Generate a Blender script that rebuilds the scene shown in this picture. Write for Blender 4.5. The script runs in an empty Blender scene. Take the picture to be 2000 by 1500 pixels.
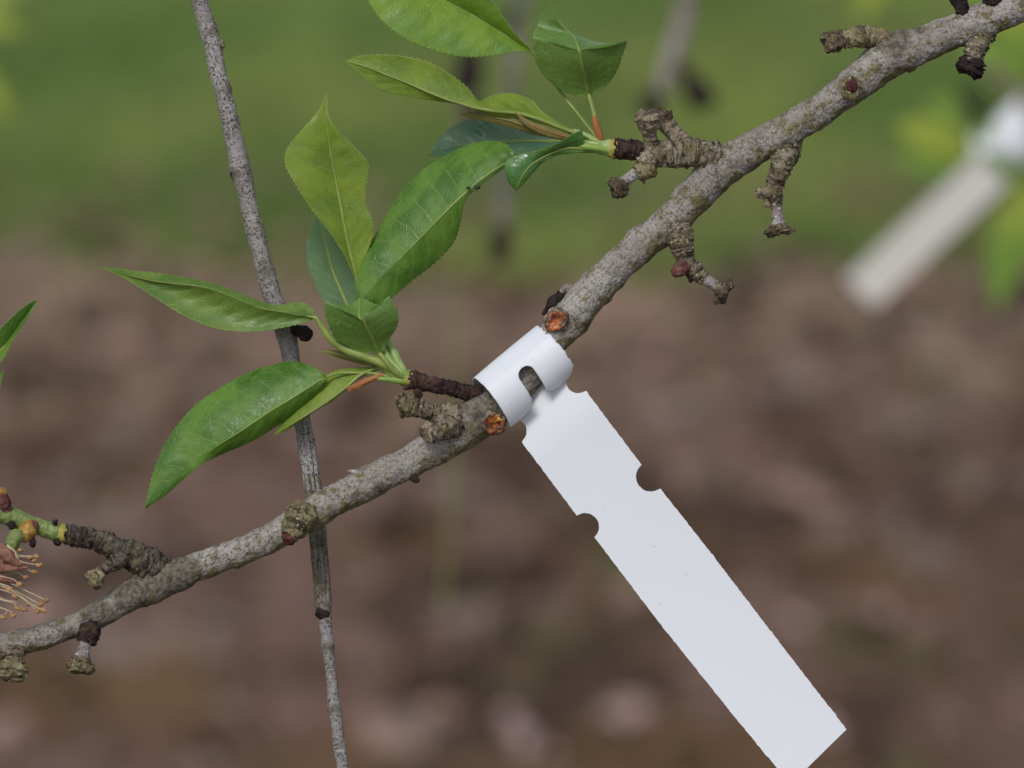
import bpy, math, random
import numpy as np
from mathutils import Vector, Euler, Matrix

scn = bpy.context.scene
col = scn.collection
rng = np.random.default_rng(11)
random.seed(11)

# ------------------------------------------------------------------ camera
F_LEN, SENSOR, D = 50.0, 17.3, 0.766          # lens, sensor (mm), focus distance (m)
PITCH = math.radians(20)
CAM = np.array([0.0, 0.0, 1.25])
S = D * SENSOR / F_LEN / 2000.0               # metres per unit on the plane in focus (about 0.13 mm)
cd = bpy.data.cameras.new('camera')
cam = bpy.data.objects.new('camera', cd)
col.objects.link(cam)
cam.location = CAM
cam.rotation_euler = (math.radians(90) - PITCH, 0, 0)
cd.lens, cd.sensor_width = F_LEN, SENSOR
cd.clip_start, cd.clip_end = 0.02, 600
cd.dof.use_dof = True
cd.dof.focus_distance = D
cd.dof.aperture_fstop = 3.0
scn.camera = cam
ROT = np.array(Euler((math.radians(90) - PITCH, 0, 0)).to_matrix())

# ------------------------------------------------------------------ light
SUN_EL, SUN_AZ = math.radians(54), math.radians(206)
w = bpy.data.worlds.new('World')
scn.world = w
w.use_nodes = True
wn = w.node_tree
wn.nodes.clear()
sky = wn.nodes.new('ShaderNodeTexSky')
sky.sky_type = 'NISHITA'
sky.sun_disc = False
sky.sun_elevation = SUN_EL
sky.sun_rotation = SUN_AZ
sky.air_density = 1.0
sky.dust_density = 1.5
hs = wn.nodes.new('ShaderNodeHueSaturation')
hs.inputs['Saturation'].default_value = 0.62
bg = wn.nodes.new('ShaderNodeBackground')
bg.inputs['Strength'].default_value = 0.110
wo = wn.nodes.new('ShaderNodeOutputWorld')
wn.links.new(sky.outputs[0], hs.inputs['Color'])
wn.links.new(hs.outputs[0], bg.inputs['Color'])
wn.links.new(bg.outputs[0], wo.inputs['Surface'])
sl = bpy.data.lights.new('sun', 'SUN')
sl.energy = 1.35
sl.angle = math.radians(16)
sl.color = (1.0, 0.995, 0.985)
so = bpy.data.objects.new('sun', sl)
col.objects.link(so)
sd = Vector((math.sin(SUN_AZ) * math.cos(SUN_EL), math.cos(SUN_AZ) * math.cos(SUN_EL), math.sin(SUN_EL)))
so.rotation_euler = sd.to_track_quat('Z', 'Y').to_euler()
scn.view_settings.view_transform = 'Standard'
scn.view_settings.look = 'None'
scn.view_settings.exposure = 0.29
scn.view_settings.gamma = 1.0
scn.view_settings.use_curve_mapping = False

# ------------------------------------------------------------------ coordinates and noise
def world(P, dist=D):
    """branch-plane coordinates (x right, y down, z towards the viewer, units of S) -> metres in the world"""
    P = np.atleast_2d(np.asarray(P, float))
    d = dist - P[:, 2] * S
    k = S / D
    c = np.stack([(P[:, 0] - 1000) * k * d, -(P[:, 1] - 750) * k * d, -d], 1)
    return CAM + c @ ROT.T

def _h(ix, iy, iz, seed):
    n = (ix * 374761393 + iy * 668265263 + iz * 2147483647 + seed * 1274126177) & 0xFFFFFFFF
    n = ((n ^ (n >> 13)) * 1274126177) & 0xFFFFFFFF
    n = ((n ^ (n >> 16)) * 2246822519) & 0xFFFFFFFF
    return ((n ^ (n >> 15)) & 0xFFFFFF) / float(0xFFFFFF)

def vn(P, seed=0):
    P = np.asarray(P, float)
    I = np.floor(P).astype(np.int64)
    f = P - I
    f = f * f * (3 - 2 * f)
    r = 0
    for dx in (0, 1):
        for dy in (0, 1):
            for dz in (0, 1):
                wgt = (f[..., 0] if dx else 1 - f[..., 0]) * (f[..., 1] if dy else 1 - f[..., 1]) * (f[..., 2] if dz else 1 - f[..., 2])
                r = r + wgt * _h(I[..., 0] + dx, I[..., 1] + dy, I[..., 2] + dz, seed)
    return r * 2 - 1

def fbm(P, seed=0, octs=3):
    r, a = 0, 1.0
    for o in range(octs):
        r = r + a * vn(np.asarray(P) * 2 ** o, seed + o)
        a *= 0.5
    return r

def catmull(pts, n=None, ts=None):
    pts = np.asarray(pts, float)
    m = len(pts)
    if ts is None:
        ts = np.linspace(0, m - 1, n)
    i = np.clip(np.floor(ts).astype(int), 0, m - 2)
    t = (ts - i)[:, None]
    p0, p1, p2, p3 = pts[np.clip(i - 1, 0, m - 1)], pts[i], pts[i + 1], pts[np.clip(i + 2, 0, m - 1)]
    return 0.5 * (2 * p1 + (p2 - p0) * t + (2 * p0 - 5 * p1 + 4 * p2 - p3) * t * t + (3 * p1 - p0 - 3 * p2 + p3) * t ** 3)

# ------------------------------------------------------------------ material helpers
class NT:
    def __init__(s, name):
        s.m = bpy.data.materials.new(name)
        s.m.use_nodes = True
        s.t = s.m.node_tree
        s.t.nodes.clear()
        s.out = s.t.nodes.new('ShaderNodeOutputMaterial')
    def n(s, typ, **kw):
        x = s.t.nodes.new(typ)
        for k, v in kw.items():
            setattr(x, k, v)
        return x
    def put(s, sock, v):
        if hasattr(v, 'is_output'):
            s.t.links.new(v, sock)
        elif isinstance(v, (tuple, list)) and len(v) == 3 and sock.type == 'RGBA':
            sock.default_value = (*v, 1)
        else:
            sock.default_value = v
    def obj(s, scale=(1, 1, 1)):
        tc = s.n('ShaderNodeTexCoord')
        mp = s.n('ShaderNodeMapping')
        k = 1 / (S * 100)
        mp.inputs['Scale'].default_value = tuple(k * c for c in scale)
        s.t.links.new(tc.outputs['Object'], mp.inputs['Vector'])
        return mp.outputs[0]
    def uv(s, scale=(1, 1, 1), layer='UVMap', loc=(0, 0, 0)):
        u = s.n('ShaderNodeUVMap')
        u.uv_map = layer
        mp = s.n('ShaderNodeMapping')
        mp.inputs['Scale'].default_value = scale
        mp.inputs['Location'].default_value = loc
        s.t.links.new(u.outputs[0], mp.inputs['Vector'])
        return mp.outputs[0]
    def noise(s, vec, scale, detail=2.0, rough=0.5, dist=0.0):
        x = s.n('ShaderNodeTexNoise')
        s.put(x.inputs['Vector'], vec)
        x.inputs['Scale'].default_value = scale
        x.inputs['Detail'].default_value = detail
        x.inputs['Roughness'].default_value = rough
        x.inputs['Distortion'].default_value = dist
        return x.outputs['Fac']
    def vor(s, vec, scale, feature='F1', rand=1.0):
        x = s.n('ShaderNodeTexVoronoi', feature=feature)
        s.put(x.inputs['Vector'], vec)
        x.inputs['Scale'].default_value = scale
        x.inputs['Randomness'].default_value = rand
        return x
    def math(s, op, a, b=0.0, c=None, clamp=False):
        x = s.n('ShaderNodeMath', operation=op)
        x.use_clamp = clamp
        s.put(x.inputs[0], a)
        s.put(x.inputs[1], b)
        if c is not None:
            s.put(x.inputs[2], c)
        return x.outputs[0]
    def step(s, v, a, b, lo=0.0, hi=1.0):
        x = s.n('ShaderNodeMapRange', interpolation_type='SMOOTHSTEP')
        s.put(x.inputs['Value'], v)
        x.inputs['From Min'].default_value = a
        x.inputs['From Max'].default_value = b
        x.inputs['To Min'].default_value = lo
        x.inputs['To Max'].default_value = hi
        return x.outputs[0]
    def mix(s, f, a, b, blend='MIX'):
        x = s.n('ShaderNodeMix', data_type='RGBA', blend_type=blend)
        s.put(x.inputs[0], f)
        s.put(x.inputs[6], a)
        s.put(x.inputs[7], b)
        return x.outputs[2]
    def bump(s, h, strength=0.5, dist=0.0002):
        x = s.n('ShaderNodeBump')
        s.put(x.inputs['Height'], h)
        x.inputs['Strength'].default_value = strength
        x.inputs['Distance'].default_value = dist
        return x.outputs[0]
    def bsdf(s, color, rough=0.7, normal=None, spec=0.4, trans=None, tcol=None, coat=0.0):
        b = s.n('ShaderNodeBsdfPrincipled')
        s.put(b.inputs['Base Color'], color)
        s.put(b.inputs['Roughness'], rough)
        b.inputs['Specular IOR Level'].default_value = spec
        if coat:
            b.inputs['Coat Weight'].default_value = coat
        if normal is not None:
            s.put(b.inputs['Normal'], normal)
        res = b.outputs[0]
        if trans:
            t = s.n('ShaderNodeBsdfTranslucent')
            s.put(t.inputs['Color'], tcol)
            if normal is not None:
                s.put(t.inputs['Normal'], normal)
            mx = s.n('ShaderNodeMixShader')
            mx.inputs[0].default_value = trans
            s.t.links.new(res, mx.inputs[1])
            s.t.links.new(t.outputs[0], mx.inputs[2])
            res = mx.outputs[0]
        s.t.links.new(res, s.out.inputs['Surface'])
        return s.m

def bark_mat(name, light, mid, dark, speck=(18, 0.50, 0.62, 0.78), lichen=(0.165, 0.145, 0.04), lich_amt=0.5, streak=0.5, bump=0.7, red=0.3, under=0.5):
    N = NT(name)
    o = N.obj()
    uv = N.uv()
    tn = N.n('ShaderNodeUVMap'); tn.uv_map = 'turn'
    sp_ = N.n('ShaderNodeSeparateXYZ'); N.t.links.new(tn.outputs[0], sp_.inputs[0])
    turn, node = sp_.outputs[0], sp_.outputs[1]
    big = N.noise(o, 0.8, 4, 0.6)
    c = N.mix(N.step(big, 0.36, 0.62), light, mid)
    blot = N.noise(o, 4.2, 4, 0.65)
    c = N.mix(N.step(blot, 0.52, 0.68, 0, 0.45), c, tuple(x * 0.62 for x in mid))
    # lengthwise weathering lines
    st = N.noise(N.uv((9, 1.1, 1)), 1.6, 4, 0.6, 0.6)
    c = N.mix(N.math('MULTIPLY', N.step(st, 0.54, 0.70), streak), c, tuple(x * 0.5 for x in mid))
    # crosswise fine cracks
    cr = N.noise(N.uv((1.6, 9, 1)), 2.2, 3, 0.6, 0.8)
    c = N.mix(N.math('MULTIPLY', N.step(cr, 0.56, 0.70), 0.4), c, tuple(x * 0.9 for x in dark))
    # pale crust of fine grains and dark pores
    gr = N.noise(o, 25, 3, 0.6)
    c = N.mix(N.step(gr, 0.54, 0.68, 0, 0.5), c, tuple(min(1, x * 1.45) for x in light))
    sp = N.noise(o, speck[0], 3, 0.65)
    pm = N.noise(o, 2.3, 2)
    spf = N.math('MULTIPLY', N.step(sp, speck[1], speck[2]), N.step(pm, 0.30, 0.60, 0.35, speck[3]))
    c = N.mix(spf, c, dark)
    # reddish brown tinge
    rd = N.noise(o, 1.7, 4, 0.6)
    c = N.mix(N.math('MULTIPLY', N.step(rd, 0.56, 0.75), red), c, (0.19, 0.10, 0.06))
    # lichen crust, thickened below to paint in the limb's underside shade; separate warts
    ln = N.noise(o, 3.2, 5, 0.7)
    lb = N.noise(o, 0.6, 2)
    lichen_shade = N.math('MULTIPLY', N.step(turn, 0.54, 0.70), N.step(turn, 0.95, 0.80))
    bias = N.math('ADD', N.math('MULTIPLY', lichen_shade, 0.13 * under * 2), N.math('MULTIPLY', N.math('SUBTRACT', lb, 0.5), 0.22))
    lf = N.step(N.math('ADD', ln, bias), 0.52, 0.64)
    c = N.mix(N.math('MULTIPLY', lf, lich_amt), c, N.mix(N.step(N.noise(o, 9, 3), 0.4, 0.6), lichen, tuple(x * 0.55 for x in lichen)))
    v = N.vor(o, 5.2)
    wart = N.math('MULTIPLY', N.step(v.outputs['Distance'], 0.30, 0.16), N.step(N.math('ADD', v.outputs['Color'], 0.0), 0.45, 0.55))
    c = N.mix(N.math('MULTIPLY', wart, lich_amt * 0.9, clamp=True), c, tuple(x * 1.1 for x in lichen))
    # rough dark bark where shoots spring
    nf = N.step(N.math('ADD', node, N.math('MULTIPLY', N.math('SUBTRACT', blot, 0.5), 0.9)), 0.30, 0.75)
    c = N.mix(N.math('MULTIPLY', nf, 0.8), c, N.mix(N.step(N.noise(o, 12, 3), 0.42, 0.60), (0.15, 0.125, 0.085), (0.055, 0.043, 0.034)))
    h = N.math('ADD', N.math('MULTIPLY', sp, -0.9), N.math('ADD', N.math('MULTIPLY', wart, 0.8), N.math('ADD', N.math('MULTIPLY', cr, -0.9), N.math('MULTIPLY', gr, 0.7))))
    h = N.math('ADD', h, N.math('ADD', N.math('MULTIPLY', st, -0.8 * streak), N.math('MULTIPLY', lf, 0.35)))
    return N.bsdf(c, 0.8, N.bump(h, bump, 0.0003), 0.2)

M = {}
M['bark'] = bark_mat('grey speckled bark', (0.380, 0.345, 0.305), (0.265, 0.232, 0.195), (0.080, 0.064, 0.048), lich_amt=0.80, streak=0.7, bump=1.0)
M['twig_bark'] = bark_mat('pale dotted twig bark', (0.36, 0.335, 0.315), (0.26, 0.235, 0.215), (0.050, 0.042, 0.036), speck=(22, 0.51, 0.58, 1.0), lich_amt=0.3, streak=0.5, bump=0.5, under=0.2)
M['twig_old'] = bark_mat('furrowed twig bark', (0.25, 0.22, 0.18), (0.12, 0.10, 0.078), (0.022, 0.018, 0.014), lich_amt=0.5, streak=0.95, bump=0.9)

def spur_mat(name, a, b, dark, green, gamt, ringscale=7.0):
    N = NT(name)
    o = N.obj()
    n1 = N.noise(o, 2.2, 4, 0.6)
    c = N.mix(N.step(n1, 0.36, 0.62), a, b)
    rings = N.noise(N.uv((1.2, ringscale, 1)), 1.7, 3, 0.6, 0.7)
    c = N.mix(N.step(rings, 0.50, 0.60, 0, 0.92), c, dark)
    g = N.noise(o, 3.5, 4, 0.6)
    c = N.mix(N.step(g, 0.48, 0.66, 0, gamt), c, green)
    f = N.noise(o, 14, 3, 0.6)
    c = N.mix(N.step(f, 0.53, 0.63, 0, 0.75), c, dark)
    pf = N.vor(o, 8)
    c = N.mix(N.step(pf.outputs['Distance'], 0.26, 0.12, 0, 0.7), c, tuple(min(1, x * 1.7) for x in a))
    h = N.math('ADD', N.math('MULTIPLY', rings, -1.2), N.math('ADD', f, N.math('MULTIPLY', N.noise(o, 28, 2), 0.6)))
    return N.bsdf(c, 0.8, N.bump(h, 0.9, 0.0003), 0.2)
M['spur'] = spur_mat('ringed spur bark', (0.285, 0.240, 0.170), (0.150, 0.112, 0.072), (0.024, 0.016, 0.012), (0.13, 0.12, 0.035), 0.5)
M['spur_brown'] = spur_mat('dark bumpy shoot bark', (0.130, 0.105, 0.080), (0.062, 0.047, 0.036), (0.016, 0.012, 0.010), (0.13, 0.11, 0.04), 0.45)
M['spur_neck'] = spur_mat('pale spur neck', (0.34, 0.31, 0.29), (0.24, 0.19, 0.17), (0.10, 0.075, 0.055), (0.17, 0.15, 0.07), 0.35, 4.0)
M['spur_cap'] = spur_mat('dry cap', (0.19, 0.145, 0.085), (0.085, 0.06, 0.038), (0.022, 0.016, 0.013), (0.12, 0.11, 0.035), 0.45, 3.0)
M['spur_cap_pale'] = spur_mat('papery cap', (0.30, 0.245, 0.17), (0.19, 0.145, 0.095), (0.05, 0.036, 0.026), (0.22, 0.18, 0.09), 0.4, 3.0)
M['spur_dark'] = spur_mat('dark purple shoot bark', (0.062, 0.032, 0.027), (0.028, 0.015, 0.014), (0.008, 0.006, 0.006), (0.13, 0.075, 0.04), 0.5, 6.0)
M['spur_mossy'] = spur_mat('mossy spur bark', (0.27, 0.225, 0.125), (0.165, 0.13, 0.07), (0.035, 0.027, 0.018), (0.165, 0.155, 0.045), 0.6, 4.0)
M['red_bud'] = spur_mat('red bud scale', (0.17, 0.062, 0.048), (0.075, 0.025, 0.024), (0.04, 0.015, 0.014), (0.20, 0.13, 0.10), 0.4, 3.0)
M['dark_bud'] = spur_mat('blackish bud', (0.035, 0.022, 0.02), (0.02, 0.012, 0.012), (0.008, 0.006, 0.006), (0.06, 0.04, 0.03), 0.4, 3.0)

def scar_mat():
    N = NT('raw orange wood')
    o = N.obj()
    n1 = N.noise(o, 6.5, 4, 0.65)
    c = N.mix(N.step(n1, 0.36, 0.60), (0.42, 0.105, 0.012), (0.085, 0.018, 0.006))
    n2 = N.noise(o, 4.2, 2)
    c = N.mix(N.step(n2, 0.54, 0.66), c, (0.66, 0.30, 0.06))
    return N.bsdf(c, 0.32, N.bump(N.math('ADD', N.noise(o, 9, 3), n1), 1.0, 0.0004), 0.5)
M['scar'] = scar_mat()

def plain_mat(name, c1, c2, scale=3.0, rough=0.5, trans=None, bump=0.3, spec=0.4, stretch=(1, 1, 1)):
    N = NT(name)
    o = N.obj()
    uvn = N.noise(N.uv((8, 1.0, 1)), 2.0, 3, 0.6)
    n1 = N.noise(o, scale, 3, 0.6)
    f = N.step(N.math('ADD', N.math('MULTIPLY', n1, 0.55), N.math('MULTIPLY', uvn, 0.45)), 0.38, 0.62)
    c = N.mix(f, c1, c2)
    return N.bsdf(c, rough, N.bump(N.math('ADD', n1, uvn), bump, 0.0002), spec, trans, c1)
M['stem_green'] = plain_mat('fresh green stem', (0.30, 0.42, 0.085), (0.19, 0.30, 0.05), 3, 0.4, 0.15)
M['stem_yellow'] = plain_mat('yellow green collar', (0.42, 0.34, 0.06), (0.30, 0.27, 0.05), 3, 0.45, 0.1)
M['stem_dull'] = plain_mat('dull olive shoot', (0.24, 0.31, 0.085), (0.15, 0.19, 0.05), 5, 0.5, 0.1, 0.5)
M['petiole'] = plain_mat('leaf stalk', (0.30, 0.36, 0.085), (0.20, 0.27, 0.05), 3, 0.4, 0.15)
M['petiole_pale'] = plain_mat('pale leaf stalk', (0.42, 0.50, 0.19), (0.26, 0.38, 0.09), 3, 0.4, 0.15)
M['petiole_brown'] = plain_mat('browned leaf stalk', (0.20, 0.20, 0.035), (0.14, 0.12, 0.03), 3, 0.4, 0.1)
M['stipule'] = plain_mat('orange dry stipule', (0.48, 0.19, 0.05), (0.34, 0.12, 0.035), 3, 0.6, 0.3)
M['node_ochre'] = plain_mat('ochre node', (0.42, 0.25, 0.045), (0.27, 0.11, 0.03), 4, 0.45, 0.1)
M['filament'] = plain_mat('stamen filament', (0.62, 0.45, 0.31), (0.50, 0.31, 0.20), 3, 0.5, 0.2)
M['filament_pale'] = plain_mat('pale stamen filament', (0.62, 0.55, 0.36), (0.5, 0.36, 0.22), 3, 0.5, 0.2)
M['anther'] = plain_mat('tan anther', (0.46, 0.26, 0.11), (0.30, 0.15, 0.06), 6, 0.7, None, 0.6)
M['calyx'] = plain_mat('withered calyx', (0.40, 0.205, 0.13), (0.22, 0.10, 0.06), 6, 0.75, 0.2, 0.7)
M['insect'] = plain_mat('black insect', (0.012, 0.011, 0.011), (0.02, 0.018, 0.016), 9, 0.35)

LEAFM = {}
def leaf_mat(key, c_main, c_alt, vein, rough, trans, tcol, nveins, net=0.35, spec=0.45, bump=0.5):
    N = NT('leaf ' + key)
    uvn = N.n('ShaderNodeUVMap')
    uvn.uv_map = 'UVMap'
    sep = N.n('ShaderNodeSeparateXYZ')
    N.t.links.new(uvn.outputs[0], sep.inputs[0])
    u, v = sep.outputs[0], sep.outputs[1]
    p = N.uv((1, 1, 1), 'size')
    wob = N.noise(p, 2.2, 2)
    au = N.math('ABSOLUTE', N.math('SUBTRACT', N.math('MULTIPLY', u, 2.0), 1.0))
    side = N.math('GREATER_THAN', u, 0.5)
    # side veins leave the midrib at an angle and bend towards the tip
    ph = N.math('SUBTRACT', N.math('MULTIPLY', v, float(nveins)), N.math('MULTIPLY', N.math('POWER', au, 1.25), 1.55))
    ph = N.math('ADD', ph, N.math('MULTIPLY', side, 0.43))
    ph = N.math('ADD', ph, N.math('MULTIPLY', wob, 0.45))
    fr = N.math('FRACT', ph)
    dv = N.math('ABSOLUTE', N.math('SUBTRACT', fr, 0.5))
    vfade = N.step(au, 0.98, 0.55)
    vl = N.math('MULTIPLY', N.step(dv, 0.045, 0.006), vfade)
    net1 = N.vor(p, 9.0, 'DISTANCE_TO_EDGE')
    nl = N.step(net1.outputs['Distance'], 0.055, 0.0)
    net2 = N.vor(p, 22.0, 'DISTANCE_TO_EDGE')
    nl2 = N.step(net2.outputs['Distance'], 0.10, 0.0)
    big = N.noise(p, 1.1, 3, 0.55)
    c = N.mix(N.step(big, 0.38, 0.62), c_main, c_alt)
    c = N.mix(N.step(N.noise(p, 7, 3, 0.6), 0.4, 0.7, 0, 0.22), c, tuple(x * 0.7 for x in c_main))
    c = N.mix(N.math('MULTIPLY', nl2, net * 0.35), c, vein)
    c = N.mix(N.math('MULTIPLY', nl, net * 0.7), c, vein)
    c = N.mix(N.math('MULTIPLY', vl, 0.42), c, vein)
    edge = N.step(au, 0.965, 1.0)
    c = N.mix(N.math('MULTIPLY', edge, 0.55), c, vein)
    h = N.math('ADD', N.math('MULTIPLY', vl, -0.2), N.math('ADD', N.math('MULTIPLY', nl, -0.35), N.math('MULTIPLY', big, 1.6)))
    h = N.math('ADD', h, N.math('MULTIPLY', N.noise(p, 16, 2), 0.35))
    rg = N.step(N.noise(p, 2.2, 3), 0.35, 0.65, rough - 0.08, rough + 0.16)
    bl = N.vor(p, 2.4)
    blf = N.math('MULTIPLY', N.step(bl.outputs['Distance'], 0.045, 0.02), N.step(bl.outputs['Color'], 0.60, 0.62))
    c = N.mix(N.math('MULTIPLY', blf, 0.75), c, (0.085, 0.06, 0.025))
    LEAFM[key] = N.bsdf(c, rg, N.bump(h, bump, 0.00022), spec, trans, tcol)
    return LEAFM[key]

TC = (0.42, 0.56, 0.05)
leaf_mat('upper', (0.060, 0.165, 0.015), (0.135, 0.275, 0.026), (0.27, 0.40, 0.09), 0.36, 0.36, TC, 11, spec=0.5)
leaf_mat('upper bright', (0.13, 0.27, 0.022), (0.22, 0.37, 0.03), (0.36, 0.46, 0.09), 0.40, 0.36, TC, 12)
leaf_mat('upper deep', (0.062, 0.170, 0.030), (0.105, 0.235, 0.038), (0.26, 0.40, 0.12), 0.28, 0.28, TC, 11, spec=0.6)
leaf_mat('upper blue', (0.065, 0.165, 0.075), (0.085, 0.19, 0.080), (0.14, 0.24, 0.09), 0.25, 0.15, (0.2, 0.35, 0.06), 11, spec=0.7)
leaf_mat('upper young', (0.20, 0.235, 0.055), (0.23, 0.26, 0.05), (0.34, 0.36, 0.12), 0.36, 0.3, (0.45, 0.45, 0.05), 12)
leaf_mat('under', (0.088, 0.180, 0.020), (0.165, 0.260, 0.034), (0.36, 0.43, 0.13), 0.44, 0.24, TC, 11, net=0.5)
leaf_mat('under deep', (0.088, 0.190, 0.024), (0.135, 0.24, 0.034), (0.23, 0.32, 0.10), 0.38, 0.13, TC, 9, net=0.75, spec=0.6)
leaf_mat('under olive', (0.150, 0.255, 0.014), (0.235, 0.340, 0.022), (0.37, 0.40, 0.14), 0.45, 0.34, (0.45, 0.50, 0.05), 12, net=0.45)
leaf_mat('under brown', (0.20, 0.175, 0.045), (0.26, 0.21, 0.055), (0.33, 0.31, 0.11), 0.42, 0.3, (0.5, 0.4, 0.05), 12, net=0.4)
leaf_mat('under blue', (0.105, 0.20, 0.080), (0.125, 0.225, 0.085), (0.18, 0.27, 0.11), 0.5, 0.25, (0.2, 0.4, 0.06), 10, net=0.25)
leaf_mat('dry', (0.52, 0.24, 0.075), (0.40, 0.15, 0.04), (0.62, 0.36, 0.15), 0.6, 0.3, (0.6, 0.3, 0.08), 9)
leaf_mat('far yellow', (0.36, 0.45, 0.045), (0.42, 0.50, 0.055), (0.4, 0.45, 0.1), 0.45, 0.4, (0.6, 0.62, 0.05), 9)
leaf_mat('far green', (0.17, 0.31, 0.03), (0.21, 0.36, 0.035), (0.3, 0.4, 0.1), 0.45, 0.4, TC, 9)

def plastic(name='white matt plastic', c=(0.70, 0.705, 0.715)):
    N = NT(name)
    o = N.obj()
    d1 = N.noise(o, 7, 4, 0.7)
    d2 = N.noise(o, 0.9, 2)
    f = N.math('MULTIPLY', N.step(d1, 0.62, 0.74), N.step(d2, 0.52, 0.66))
    c = N.mix(N.math('MULTIPLY', f, 0.6), c, (0.40, 0.35, 0.31))
    sp = N.vor(o, 2.6)
    dots = N.math('MULTIPLY', N.step(sp.outputs['Distance'], 0.045, 0.015), N.step(sp.outputs['Color'], 0.52, 0.56))
    c = N.mix(N.math('MULTIPLY', dots, 0.7), c, (0.22, 0.17, 0.13))
    b = N.noise(o, 0.35, 2)
    return N.bsdf(c, 0.45, N.bump(N.math('ADD', N.math('MULTIPLY', b, 3.0), N.math('MULTIPLY', N.noise(o, 20, 2), 0.05)), 0.15, 0.0006), 0.35)
M['plastic'] = plastic()
M['plastic_warm'] = plastic('warm greyish white plastic', (0.64, 0.60, 0.545))  # slightly darker, warmer white for the distant strip
EDGE = NT('dusty cut plastic edge')
M['plastic_edge'] = EDGE.bsdf(EDGE.mix(EDGE.step(EDGE.noise(EDGE.obj(), 5, 4), 0.45, 0.65), (0.74, 0.73, 0.72), (0.40, 0.35, 0.31)), 0.6)

# ------------------------------------------------------------------ object helpers
def tag(o, label=None, cat=None, group=None, kind=None):
    if label: o['label'] = label
    if cat: o['category'] = cat
    if group: o['group'] = group
    if kind: o['kind'] = kind
    return o

def empty(name, loc, label, cat, group=None):
    o = bpy.data.objects.new(name, None)
    o.location = Vector(loc)
    o.empty_display_size = 0.01
    col.objects.link(o)
    return tag(o, label, cat, group)

def origin(parent):
    t = np.zeros(3)
    while parent is not None:
        t = t + np.array(parent.location)
        parent = parent.parent
    return t

def mesh(name, V, faces, mats, parent=None, uvs=None, mat_idx=None, smooth=True, loc=None):
    """V in world metres; the object's own origin is loc (or its parent's)"""
    base = origin(parent) if parent is not None else (np.array(loc) if loc is not None else np.zeros(3))
    me = bpy.data.meshes.new(name)
    me.from_pydata((np.asarray(V) - base).tolist(), [], faces if isinstance(faces, list) else faces.tolist())
    for m in (mats if isinstance(mats, (list, tuple)) else [mats]):
        me.materials.append(m)
    if mat_idx is not None:
        me.polygons.foreach_set('material_index', np.asarray(mat_idx, np.int32))
    if smooth:
        me.polygons.foreach_set('use_smooth', np.ones(len(me.polygons), bool))
    if uvs:
        li = np.zeros(len(me.loops), np.int32)
        me.loops.foreach_get('vertex_index', li)
        for ln, uv in uvs.items():
            lay = me.uv_layers.new(name=ln)
            lay.data.foreach_set('uv', np.asarray(uv, np.float32)[li].ravel())
    me.update()
    o = bpy.data.objects.new(name, me)
    col.objects.link(o)
    if parent is not None:
        o.parent = parent
    elif loc is not None:
        o.location = Vector(loc)
    return o

def grid_faces(nr, nc, closed=False, off=0):
    r, c = np.meshgrid(np.arange(nr - 1), np.arange(nc if closed else nc - 1), indexing='ij')
    c2 = (c + 1) % nc
    a, b = r * nc + c, r * nc + c2
    return (np.stack([a, b, b + nc, a + nc], -1).reshape(-1, 4) + off).tolist()

def frames(C):
    T = np.gradient(C, axis=0)
    T /= np.linalg.norm(T, axis=1, keepdims=True) + 1e-9
    ref = np.array([0, 0, 1.0])
    A = np.cross(T, ref)
    bad = np.linalg.norm(A, axis=1) < 0.35
    A[bad] = np.cross(T[bad], np.array([0, 1.0, 0.1]))
    A /= np.linalg.norm(A, axis=1, keepdims=True) + 1e-9
    for i in range(1, len(A)):
        if A[i] @ A[i - 1] < 0:
            A[i] = -A[i]
    B = np.cross(A, T)
    return T, A, B

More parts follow.
